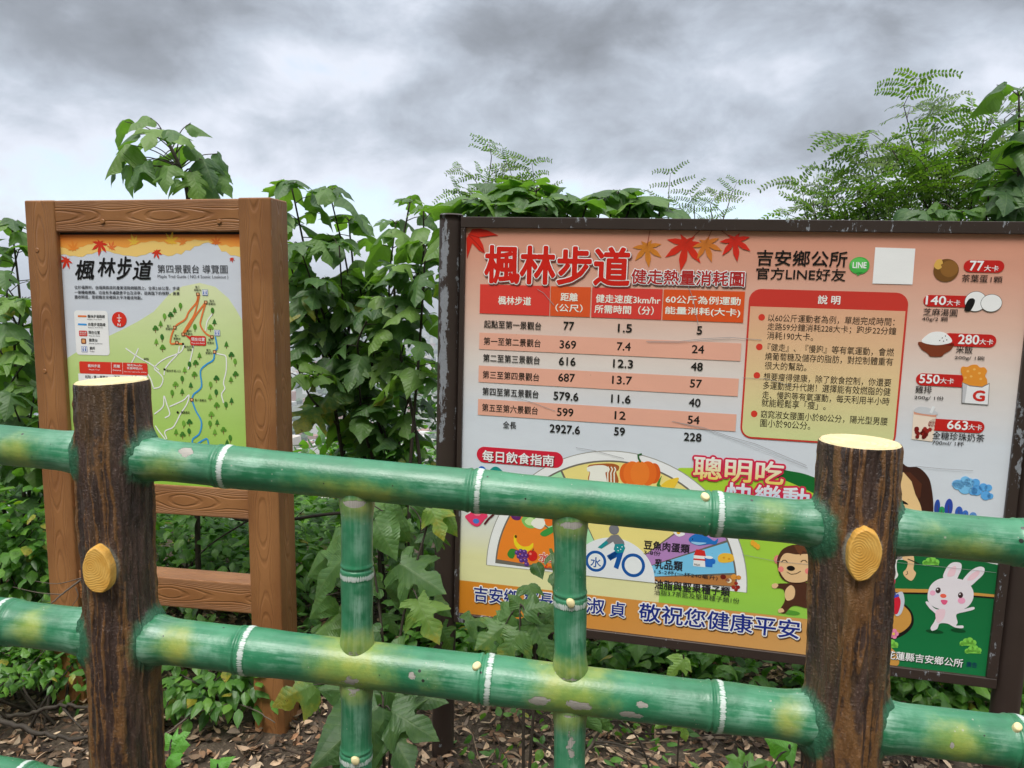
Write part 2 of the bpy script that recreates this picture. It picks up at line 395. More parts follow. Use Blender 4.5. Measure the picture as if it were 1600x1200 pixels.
def make_attr(name, rough=.8, bd=0., k=1., trans=0.):
    m, t, out = newmat(name)
    c = t.n('ShaderNodeVertexColor', layer_name='col').outputs[0]
    ob = t.n('ShaderNodeTexCoord').outputs['Object']
    n = t.noise(ob, 55., 5, .65)
    f = t.math('MULTIPLY_ADD', n, .7, .65)
    c = t.mix(1., c, t.n('ShaderNodeCombineXYZ', {0: f, 1: f, 2: f}).outputs[0], 'MULTIPLY')
    kw = dict(color=c, rough=rough, spec=.3)
    if bd: kw['normal'] = bump(t, n, bd, .7)
    principled(t, out, **kw); return m

M_BAMBOO = make_bamboo(); M_BAND = make_band(); M_BARK = make_bark()
M_TOP = make_cut('pale_sawn_top', (.68, .56, .30, 1), (.74, .63, .37, 1), (.60, .47, .22, 1), 42)
M_KNOT = make_cut('yellow_sawn_knot', (.66, .34, .055, 1), (.76, .46, .11, 1), (.62, .33, .07, 1), 62)
M_STUB = mat_plain('cream_shoot_paint', (232, 218, 165), .5, 1., .12, 60)
M_WOOD = make_wood(); M_FRAME = make_frame_paint(); M_PRINT = make_print()
M_MUL = make_leaf('mulberry_leaf', (.034, .092, .028, 1), (.074, .165, .042, 1), (.16, .28, .05, 1))
M_SMALL = make_leaf('undergrowth_leaf', (.032, .105, .017, 1), (.070, .19, .026, 1), (.15, .31, .045, 1), veins=False, rough=.45)
M_PIN = make_leaf('feathery_leaflet', (.035, .085, .015, 1), (.075, .15, .022, 1), (.15, .24, .035, 1), veins=False, trans=.4)
M_BRIGHT = make_leaf('seedling_leaf', (.06, .22, .02, 1), (.09, .30, .03, 1), (.15, .40, .06, 1), rough=.4)
M_STEM = make_stem('woody_stem', (.018, .014, .010, 1), (.06, .045, .03, 1))
M_TWIG = make_stem('dry_twig', (.05, .04, .03, 1), (.16, .125, .095, 1))
M_LITTER = make_attr('dead_leaf', .75, .0015)
M_TOWN = make_attr('town_wall', .8)
M_GROUND = make_ground()

# ------------------------------------------------------------------ ground, town
def gz(x, y):
    x = np.asarray(x, float); y = np.asarray(y, float)
    s = np.clip((y-1.25)/.95, 0, 1); s = s*s*(3-2*s)
    z = -.205*s + .03*(vnoise(x*2.1, y*2.1, 3)-.5)*s + .012*(vnoise(x*7, y*7, 5)-.5)*s
    z = z - .0*x
    sl = np.maximum(y-4.3, 0)
    hill = -.60*sl*sl/(sl+1.5) + np.where(sl > 3, 1., sl/3)*1.2*(vnoise(x*.25, y*.25, 8)-.5)
    z = np.where(y > 4.3, z+hill, z)
    up = np.maximum(-y-2.2, 0); z = z + .95*up*up/(up+1.2) + np.where(y < -3, 1.5*(vnoise(x*.3, y*.3, 9)-.5), 0)  # unseen hillside rising behind the camera, added to block low skylight from there
    return np.maximum(z, -170.)
def build_ground():
    ys = np.concatenate([np.linspace(-42, -5, 20), np.linspace(-4, 1, 11), np.linspace(1.15, 4.5, 68), np.geomspace(4.7, 320, 60), np.geomspace(360, 9000, 24)])
    g = np.concatenate([np.linspace(-1, -.26, 14)[:-1], np.linspace(-.25, .25, 71), np.linspace(.26, 1, 14)[1:]])
    V = []; n = len(g)
    for y in ys:
        half = max(8., 1.1*abs(y)+6)
        xs = g*half*1.0 if y > 5 else g*(12. if y > -2 else 12.+(-2-y)*2.5)
        for x, z in zip(xs, gz(xs, np.full(n, y))): V.append((x, y, z))
    Fc = [(i*n+k, i*n+k+1, (i+1)*n+k+1, (i+1)*n+k) for i in range(len(ys)-1) for k in range(n-1)]
    mb = MB(); mb.add(V, Fc); o = mb.build('ground', M_GROUND, smooth=True); o['kind'] = 'structure'
build_ground()
def build_town():
    mb = MB()
    for i in range(4200):
        y = 380*(12.**RNG.random()); x = (RNG.random()*1.3-.65)*y
        wx, wy, h = RNG.uniform(5, 12), RNG.uniform(5, 13), RNG.choice([4, 6, 7, 9, 10, 13])*RNG.uniform(.8, 1.2)
        if RNG.random() < .03: h *= 2.2
        a = RNG.random()*math.pi; ca, sa = math.cos(a)*.5, math.sin(a)*.5
        b = [(x+ca*wx*i1-sa*wy*j1, y+sa*wx*i1+ca*wy*j1) for i1, j1 in ((-1, -1), (1, -1), (1, 1), (-1, 1))]
        v = [(p[0], p[1], -170.5) for p in b] + [(p[0], p[1], -170+h) for p in b]
        k = RNG.random()
        c = L4(*RNG.choice([(205, 205, 200), (225, 225, 222), (185, 180, 172), (170, 130, 115), (150, 160, 175), (215, 205, 190)]), .9)
        mb.add(v, [(4, 5, 6, 7), (0, 1, 5, 4), (1, 2, 6, 5), (2, 3, 7, 6), (3, 0, 4, 7)], c=c)
    for i in range(3200):
        y = 360*(9.**RNG.random()); x = (RNG.random()*1.3-.65)*y; r = RNG.uniform(4, 10)
        n = 6
        v = [(x, y, -168+r*1.1)] + [(x+r*math.cos(k*1.047)*RNG.uniform(.7, 1.2), y+r*math.sin(k*1.047), -168+r*RNG.uniform(.3, .7)) for k in range(n)] + [(x+r*.7*math.cos(k*1.047), y+r*.7*math.sin(k*1.047), -170.5) for k in range(n)]
        mb.add(v, [(0, 1+k, 1+(k+1) % n) for k in range(n)]+[(1+k, 7+k, 7+(k+1) % n, 1+(k+1) % n) for k in range(n)], c=L4(*RNG.choice([(60, 85, 50), (75, 100, 60), (50, 75, 45)])))
    o = mb.build('distant_town', M_TOWN)
    tag(o, 'pale distant town of low roofs on the plain below the hillside', 'town', kind='stuff')
build_town()

# ------------------------------------------------------------------ fence cast as bamboo rails on log posts
def gauss(x, m, s): return np.exp(-((x-m)/s)**2)
def along(p0, p1, px):
    """parameter (metres from p0) where the segment is seen at column px"""
    lo, hi = -1., 2.
    d = p1-p0; L = np.linalg.norm(d)
    f = lambda t: proj(p0+d*t)[0]-px
    for _ in range(60):
        m_ = .5*(lo+hi)
        if f(lo)*f(m_) <= 0: hi = m_
        else: lo = m_
    return .5*(lo+hi)*L
class Culm:
    def __init__(s, p0, p1, r, nodes=(), flare=(0, 0), yel=(), chips=(), refup=(0, 0, 1.), wob=0, seed=0):
        s.p0 = np.asarray(p0, float); s.p1 = np.asarray(p1, float); d = s.p1-s.p0; s.L = np.linalg.norm(d); s.d = d/s.L
        e1 = np.asarray(refup, float); e1 = e1-(e1@s.d)*s.d; s.e1 = e1/np.linalg.norm(e1)
        e2 = np.cross(s.d, s.e1); s.e2 = e2 if e2[1] < 0 else -e2           # e2 faces the trail
        s.r = r; s.nodes = list(nodes); s.flare = flare; s.yel = yel; s.chips = chips; s.seed = seed
    def rad(s, t):
        r = np.full_like(t, s.r)
        kn = sorted(s.nodes)
        for q in kn:
            r = r + s.r*(.055*gauss(t, q, .012) + .045*gauss(t, q+.03, .035)) - s.r*.075*gauss(t, q-.0045, .0022) + s.r*.03*gauss(t, q-.010, .003)
        r = r*(1+.012*(vnoise(t*9, t*0+s.seed, s.seed)-.5))
        for fl, q in ((s.flare[0], t), (s.flare[1], s.L-t)):
            if fl: r = r + s.r*fl*np.exp(-((q-s.fo-.002)/.022)**2)
        return r
    fo = 0.
    def pt(s, t, a, k=1.): 
        r = float(s.rad(np.array([t]))[0])*k
        return s.p0+s.d*t+r*(math.cos(a)*s.e1+math.sin(a)*s.e2), math.cos(a)*s.e1+math.sin(a)*s.e2
    def mesh(s, seg=72, step=.006):
        ts = list(np.arange(0, s.L, step))+[s.L]
        for q in s.nodes: ts += [q+x for x in np.linspace(-.02, .012, 17) if 0 < q+x < s.L]
        ts = np.array(sorted(set(ts))); n = len(ts); A = np.linspace(-math.pi/2, 1.5*math.pi, seg+1)
        T, AA = np.meshgrid(ts, A, indexing='ij'); R = s.rad(ts)[:, None]*np.ones_like(AA)
        R = R*(1+.010*(vnoise(AA*1.6, T*14, s.seed+4)-.5)+.004*(vnoise(AA*9, T*60, s.seed+9)-.5))
        P = s.p0+T[..., None]*s.d+(R*np.cos(AA))[..., None]*s.e1+(R*np.sin(AA))[..., None]*s.e2
        ye = np.zeros_like(T); ch = np.zeros_like(T); sf = np.zeros_like(T)
        for (q, wd, amp, ac, aw) in s.yel:
            da = (AA-ac+math.pi) % (2*math.pi)-math.pi
            ye = np.maximum(ye, amp*gauss(T, q, wd)*(gauss(da, 0, aw) if aw else 1))
        for (q, wd, ac, aw, amp) in s.chips:
            da = (AA-ac+math.pi) % (2*math.pi)-math.pi
            ch = np.maximum(ch, amp*gauss(T, q, wd)*gauss(da, 0, aw))
        for q in s.nodes: sf = np.maximum(sf, gauss(T, q+.06, .055)*gauss((AA-1.25), 0, .55)); sf = np.maximum(sf, .8*gauss(T, q-.06, .05)*gauss((AA-1.25), 0, .5))
        if s.flare[0]: sf = np.maximum(sf, np.exp(-np.maximum(T-s.fo, 0)/.05)*.9)
        if s.flare[1]: sf = np.maximum(sf, np.exp(-np.maximum(s.L-s.fo-T, 0)/.05)*.9)
        C = np.stack([ye, sf, ch, np.ones_like(T)], -1).reshape(-1, 4)
        U = np.stack([AA*s.r, T], -1).reshape(-1, 2); w_ = seg+1
        Fc = [(i*w_+k, i*w_+k+1, (i+1)*w_+k+1, (i+1)*w_+k) for i in range(n-1) for k in range(seg)]
        Fc += [tuple(range(seg)), tuple((n-1)*w_+k for k in range(seg))[::-1]]
        mb = MB(); mb.add(P.reshape(-1, 3), Fc, U, C); return mb
    def band(s, q, w0=.003, w1=.0160, seg=72, side=1):
        ts = np.linspace(q+w0*side, q+w1*side, 7); A = np.linspace(-math.pi/2, 1.5*math.pi, seg+1)
        T, AA = np.meshgrid(ts, A, indexing='ij'); R = s.rad(ts)[:, None]*np.ones_like(AA)+.0007*np.array([.3, .8, 1, 1, 1, .8, .3])[:, None]
        P = s.p0+T[..., None]*s.d+(R*np.cos(AA))[..., None]*s.e1+(R*np.sin(AA))[..., None]*s.e2
        c = np.zeros(T.shape+(4,)); c[..., 0] = np.array([-.1, .3, .5, .5, .5, .25, -.25])[:, None]+.3*(vnoise(AA*3, T*5, s.seed+2)-.5); c[..., 3] = 1
        w_ = seg+1; mb = MB()
        mb.add(P.reshape(-1, 3), [(i*w_+k, i*w_+k+1, (i+1)*w_+k+1, (i+1)*w_+k) for i in range(6) for k in range(seg)], np.stack([AA*s.r, T], -1).reshape(-1, 2), c.reshape(-1, 4))
        return mb
    def stub(s, t, a, r=.0075):
        p, nrm = s.pt(t, a); x, y, d = frame_of(nrm); V = []; nn = 14
        for rr, h in ((1.15, -.006), (1.05, .002), (1., .0045), (.8, .006)):
            for k in range(nn):
                q = 2*math.pi*k/nn; j = 1+.12*math.sin(2*q+t*90)
                V.append(p+d*h+(x*math.cos(q)*r*rr+y*math.sin(q)*r*rr)*j)
        mb = MB(); mb.add(V, [(i*nn+k, i*nn+(k+1) % nn, (i+1)*nn+(k+1) % nn, (i+1)*nn+k) for i in range(3) for k in range(nn)]+[tuple(3*nn+k for k in range(nn))]); return mb

FB = at(190, 1400, 1.55)*0 + np.array([-.74, 1.40, 0.])
fence = empty('bamboo_fence', loc=FB)
tag(fence, 'green painted bamboo style fence with brown log posts in front of both signs', 'fence')
PL0, PR0 = at(179.5, 712, 1.45), at(1335, 824, 1.331)               # top rail meets the posts
PL1, PR1 = at(191, 993, 1.494), at(1317, 1127, 1.375)               # middle rail meets the posts
axL = (PL1-PL0)/np.linalg.norm(PL1-PL0); axR = (PR1-PR0)/np.linalg.norm(PR1-PR0)
PL2 = PL1+axL*.362; PR2 = PR1+axR*.362
E_ = (PR0-PL0)/np.linalg.norm(PR0-PL0)

def post(top, low, ax, r, seed, knot_px, knot_t, rails, tilt):
    """log post: axis from the sawn top down into the ground"""
    L = (top[2]+.35)/abs(ax[2]); up = -ax
    e2 = np.array([0, -1., 0]); e2 = e2-(e2@ax)*ax; e2 /= np.linalg.norm(e2); e1 = np.cross(e2, up)   # e2 to the trail, e1 sideways
    if e1[0] < 0: e1 = -e1
    nt, na = 620, 300
    t = np.linspace(0, L, nt); A = np.linspace(-math.pi, math.pi, na+1)
    T, AA = np.meshgrid(t, A, indexing='ij'); a01 = (AA+math.pi)/(2*math.pi)
    warp = .9*(vnoise(a01*9, T*5, seed, 9)-.5)+.5*(vnoise(a01*18, T*11, seed+1, 18)-.5)
    wv = .022*(vnoise(a01*7, T*6, seed+21, 7)-.5)+.016*(vnoise(a01*13, T*14, seed+22, 13)-.5)+.006*(vnoise(a01*30, T*40, seed+23, 30)-.5)
    def ridges(k, sd, ln, p):
        x = (a01+wv)*k; v = vnoise(x, T*ln+sd, sd, k); return (1-np.abs(2*v-1))**p
    rd = np.maximum(ridges(26, seed+2, 2.6, 3)*(.2+1.1*vnoise(a01*12, T*5, seed+12, 12)), ridges(46, seed+3, 4., 3)*(.1+1.*vnoise(a01*20, T*8, seed+13, 20)))
    body = vnoise(a01*26+warp, T*3.2, seed+5, 26); cr = vnoise(a01*90, T*22, seed+6, 90)
    R = r*(1+.05*(vnoise(a01*4, T*6, seed+7, 4)-.5)) + .0105*rd*(.35+.65*body) + .0045*(body-.5) + .0036*(cr-.5) + .0022*(vnoise(a01*170, T*60, seed+8, 170)-.5) - .005
    R = R + r*.015*np.clip((T-.25)/L, 0, 1)
    kk = .8*np.exp(-T/.010); R = R*(1-kk)+r*(1+.03*(vnoise(a01*5, T*0, seed+31, 5)-.5))*kk
    R = R - .002*np.exp(-T/.004)
    gr = np.zeros_like(T)
    for (q, sl, sr) in rails:
        rr_ = .038 if q < .3 else .044
        for sg in (-1, 1):
            dd = np.sqrt(((AA-sg*math.pi/2)*r)**2+(T-q)**2)
            gr = np.maximum(gr, np.exp(-(np.maximum(dd-rr_, 0)/.024)**2)*1.05)
            R = R + .011*np.exp(-(np.maximum(dd-rr_+.004, 0)/.016)**2)
    ka, kt = knot_px
    da = (AA-ka)*r; dk = np.sqrt((da/1.)**2+((T-kt)/1.35)**2)
    R = R - .0105*rd*(.35+.65*body)*np.exp(-(dk/.042)**2) + .006*np.exp(-(dk/.03)**2)
    pl = np.exp(-(np.maximum(dk-.022, 0)/.014)**2)
    P = top+T[..., None]*ax+(R*np.sin(AA))[..., None]*e1+(R*np.cos(AA))[..., None]*e2
    # tilted saw cut
    P[..., :] += (np.exp(-T/.03)*(np.sin(AA)*tilt*r))[..., None]*up
    C = np.stack([np.clip(rd*1.05, 0, 1), gr, pl, np.ones_like(T)], -1)
    w_ = na+1; mb = MB()
    mb.add(P.reshape(-1, 3), [(i*w_+k, i*w_+k+1, (i+1)*w_+k+1, (i+1)*w_+k) for i in range(nt-1) for k in range(na)], None, C.reshape(-1, 4))
    o = mb.build('post', M_BARK, fence, smooth=True, off=FB)
    ring = P[0, :-1]; cen = ring.mean(0); V = [cen+up*.0025]; U = [(.12, -.2)]
    off = np.array([.12, -.2])
    for k in (.35, .7, .94, 1.0):
        for q, a in zip(ring, A[:-1]):
            V.append(cen+(q-cen)*k+up*(.0025 if k < .95 else -.001)); U.append(off+k*np.array([math.sin(a), math.cos(a)]))
    n = len(ring)
    Fc = [(0, 1+k, 1+(k+1) % n) for k in range(n)]+[(1+i*n+k, 1+i*n+(k+1) % n, 1+(i+1)*n+(k+1) % n, 1+(i+1)*n+k) for i in range(3) for k in range(n)]
    mb = MB(); mb.add(V, Fc, U); mb.build('sawn_top', M_TOP, o, smooth=False, off=FB)
    # sawn branch knot
    nrm = math.sin(ka)*e1+math.cos(ka)*e2; tx = math.cos(ka)*e1-math.sin(ka)*e2
    p = top+ax*kt+nrm*(r+.0085); nn = 48; V = []; U = []
    kr = knot_t
    def prof(q): return kr*(1+.05*math.sin(2*q+seed)+.03*math.sin(3*q+1+seed)+.012*math.sin(9*q))
    for rr, h in ((1.05, -.012), (1.03, .001), (1., .0055), (.95, .007), (.6, .007), (.3, .007)):
        for k in range(nn):
            q = 2*math.pi*k/nn; c_, s_ = math.cos(q)*prof(q)*rr, math.sin(q)*prof(q)*1.8*rr
            V.append(p+nrm*h+tx*c_+up*s_); U.append((.25+rr*math.cos(q)*.62, -.2+rr*math.sin(q)*1.0))
    V.append(p+nrm*.007); U.append((.25, -.2))
    mb = MB(); mb.add(V, [(i*nn+k, i*nn+(k+1) % nn, (i+1)*nn+(k+1) % nn, (i+1)*nn+k) for i in range(5) for k in range(nn)]+[(5*nn+k, 5*nn+(k+1) % nn, 6*nn) for k in range(nn)], U)
    mb.build('knot', M_KNOT, o, off=FB)
    return o
topL = PL0-axL*.1415; topR = PR0-axR*.1505
post(topL, PL1, axL, .0655, 21, (.0, .338), .0245, [(.1415, 1, 1), (.1415+np.linalg.norm(PL1-PL0), 1, 1)], .05)
post(topR, PR1, axR, .0675, 57, (-.21, .1725), .0248, [(.1505, 1, 1), (.1505+np.linalg.norm(PR1-PR0), 1, 1)], -.02)

def rail(p0, p1, r, node_px, yel, chips, flare, seed, fo, bands=True, stubs=()):
    nodes = [along(p0, p1, x) for x in node_px]
    c = Culm(p0, p1, r, nodes, flare, [], [], seed=seed); c.fo = fo
    c.yel = [(along(p0, p1, x), wd, amp, ac, aw) for (x, wd, amp, ac, aw) in yel]
    c.chips = [(along(p0, p1, x), wd, ac, aw, amp) for (x, wd, ac, aw, amp) in chips]
    o = c.mesh().build('rail', M_BAMBOO, fence, smooth=True, off=FB)
    for q in nodes: c.band(q).build('node_band', M_BAND, o, smooth=True, off=FB)
    for x, a in stubs: c.stub(along(p0, p1, x), a).build('shoot_stub', M_STUB, o, smooth=True, off=FB)
    return c
hp = math.pi/2
TLe = PL0-E_*1.25+np.array([0, 0, .0]); TRe = PR0+E_*1.3+np.array([0, 0, .008])
BLe = PL1-E_*1.25; BRe = PR1+E_*1.3
railT = rail(PL0, PR0, .0380, [350, 742, 1113], [(272, .055, .8, 2.0, 1.1), (560, .13, .85, 2.1, .9), (893, .12, .85, 2.2, .9), (1200, .04, .75, 1.2, 1.2), (480, .05, .5, 1.8, .8)],
             [(302, .016, .75, .35, 1.), (540, .035, 2.75, .3, .7), (893, .03, 2.7, .3, .85), (470, .035, .5, .06, .62)], (.12, .12), 3, .066, stubs=[(1096, .55)])
rail(PL0, TLe, .0380, [-40], [(45, .05, .9, 1.7, 1.2)], [(-10, .02, .9, .3, .6)], (.12, 0), 5, .066)
rail(PR0, TRe, .0385, [1593], [(1500, .07, .8, 2.0, 1.0), (1440, .04, .4, 1.2, .9)], [], (.12, 0), 6, .066)
railB = rail(PL1, PR1, .0428, [383, 758, 1114], [(290, .045, .9, 1.3, 1.2), (558, .095, .88, 1.3, 0), (891, .085, .88, 1.2, 0), (1222, .035, .8, 1.3, 1.2), (680, .04, .5, 1.4, .8)],
             [(845, .022, 1.75, .28, 1.), (905, .03, 1.75, .26, 1.), (985, .03, 1.9, .22, .95), (1000, .013, 1.35, .2, .9), (560, .025, 1.9, .35, .75), (650, .012, 1.3, .2, .8)], (.12, .12), 7, .066, stubs=[(746, .62)])
rail(PL1, BLe, .0428, [16], [(66, .04, .95, 1.3, 1.2)], [], (.12, 0), 8, .066)
rail(PR1, BRe, .0430, [1582], [(1480, .06, .95, 1.5, 1.2)], [(1470, .006, 1.5, .15, .9)], (.12, 0), 9, .066, stubs=[(1572, .55)])
rail(PL2, PR2, .0428, [600, 1000], [(400, .06, .9, 1.3, 1.2)], [], (.12, .12), 10, .066)
rail(PL2, PL2-E_*1.25+np.array([0, 0, .09]), .0428, [40], [], [], (.12, 0), 12, .066)
rail(PR2, PR2+E_*1.3, .0430, [], [], [], (.12, 0), 13, .066)

def baluster(a, b, r, nodes, seed, stubs, chips=()):
    c = Culm(a, b, r, nodes, (.12, .12), [(.042, .032, .75, 0, 0), (np.linalg.norm(b-a)-.045, .04, .8, 0, 0)], list(chips)+[(.037, .006, hp, 1.6, .62), (np.linalg.norm(b-a)-.036, .006, hp, 1.6, .66)], refup=(1., 0, 0), seed=seed); c.fo = .040
    o = c.mesh(56).build('baluster', M_BAMBOO, fence, smooth=True, off=FB)
    for q in nodes: c.band(q, seg=56).build('node_band', M_BAND, o, smooth=True, off=FB)
    for t, ang in stubs: c.stub(t, ang).build('shoot_stub', M_STUB, o, smooth=True, off=FB)
def onrail(c, px): t = along(c.p0, c.p1, px); return c.p0+c.d*t
mid3 = lambda px: (lambda t: PL2+(PR2-PL2)*t)(along(PL2, PR2, px)/np.linalg.norm(PR2-PL2))
for px, y1, y2, st in ((558, 889, 1174, 0), (891, 932, 1232, 1)):
    a, b, c3 = onrail(railT, px), onrail(railB, px), mid3(px-3)
    def vpar(p, q, py):
        lo, hi = 0., 1.
        for _ in range(40):
            m_ = .5*(lo+hi)
            if proj(p+(q-p)*m_)[1] < py: lo = m_
            else: hi = m_
        return lo*np.linalg.norm(q-p)
    t1 = vpar(a, b, y1); t2 = vpar(b, c3, y2)
    baluster(a, b, .0288, [t1], 31+px, [(t1-.001, hp+.05)] if st else [], [(.038, .008, hp, .8, 1.1)])
    baluster(b, c3, .0290, [t2], 32+px, [] if st else [(t2-.002, hp-.15)], [(.09, .05, hp, .5, .62)] if st else [(.045, .006, hp, .5, .7)])

# ------------------------------------------------------------------ sign boards
class Board:
    """a plane in space with its own metre coordinates; (U, V) measured from the top left corner of the face"""
    def __init__(s, name, P, u, w, uc, vb):
        s.P = np.array(P); u = np.array(u); u /= np.linalg.norm(u); w = np.array(w); w = w-(w@u)*u; w /= np.linalg.norm(w)
        s.u, s.w = u, w; s.n = np.cross(u, w); s.uc, s.vb = uc, vb       # n faces the trail
        if s.n[1] > 0: s.n = -s.n
        o = s.P+u*uc+w*vb; y = -s.n
        s.root = empty(name, Matrix(((u[0], y[0], w[0], o[0]), (u[1], y[1], w[1], o[1]), (u[2], y[2], w[2], o[2]), (0, 0, 0, 1))))
    def uv(s, px, py, d=0.):
        r = RC @ np.array([(px-800)/F, (py-600)/F, 1]); o = np.array([0, 0, HC]); p = s.P-s.n*d
        t = ((p-o) @ s.n)/(r @ s.n); q = o+r*t-p
        return np.array([q @ s.u, q @ s.w])
    def L(s, U, V, d=0.): return (U-s.uc, d, V-s.vb)
    def ucol(s, px, V, d=0.):
        """U where column px crosses the row V"""
        lo, hi = -3., 4.
        for _ in range(60):
            m_ = .5*(lo+hi); x = proj(s.P-s.n*d+s.u*m_+s.w*V)[0]
            if x < px: lo = m_
            else: hi = m_
        return lo

def bevel_box(lo, hi, bev=.004, seg=2):
    bm = bmesh.new()
    bmesh.ops.create_cube(bm, size=1.)
    for v in bm.verts:
        for k in range(3): v.co[k] = lo[k] if v.co[k] < 0 else hi[k]
    bmesh.ops.bevel(bm, geom=list(bm.edges), offset=bev, segments=seg, profile=.5, affect='EDGES')
    return bm
def grain_obj(name, lo, hi, axis, parent, seed, wear=None, mat=None, bev=.005):
    bm = bevel_box(lo, hi, bev, 3)
    # cut the long way so that wear can vary
    if wear is not None:
        n = 40
        for k in range(1, n):
            c = [0, 0, 0]; c[axis] = lo[axis]+(hi[axis]-lo[axis])*k/n; no = [0, 0, 0]; no[axis] = 1
            bmesh.ops.bisect_plane(bm, geom=list(bm.verts)+list(bm.edges)+list(bm.faces), plane_co=c, plane_no=no)
    me = bpy.data.meshes.new(name); uvl = bm.loops.layers.uv.new('uv'); cl = bm.verts.layers.float_color.new('col')
    cen = [(lo[k]+hi[k])/2 for k in range(3)]
    bm.normal_update()
    for v in bm.verts: v[cl] = (seed, wear(v.co) if wear else 0, 0, 1)
    for f in bm.faces:
        nrm = [abs(x) for x in f.normal]; ax = [k for k in range(3) if k != axis]
        if nrm[axis] > .8: a, b = ax
        else: a = ax[0] if nrm[ax[1]] > nrm[ax[0]] else ax[1]; b = axis
        for l in f.loops: l[uvl].uv = (l.vert.co[a]-cen[a]+(0 if nrm[axis] < .8 else .05), l.vert.co[b]+seed*3.)
    bm.to_mesh(me); bm.free(); me.materials.append(mat or M_WOOD)
    for p in me.polygons: p.use_smooth = len(p.vertices) > 0 and p.area < 1e-6
    o = bpy.data.objects.new(name, me); COL.objects.link(o); o.parent = parent; return o

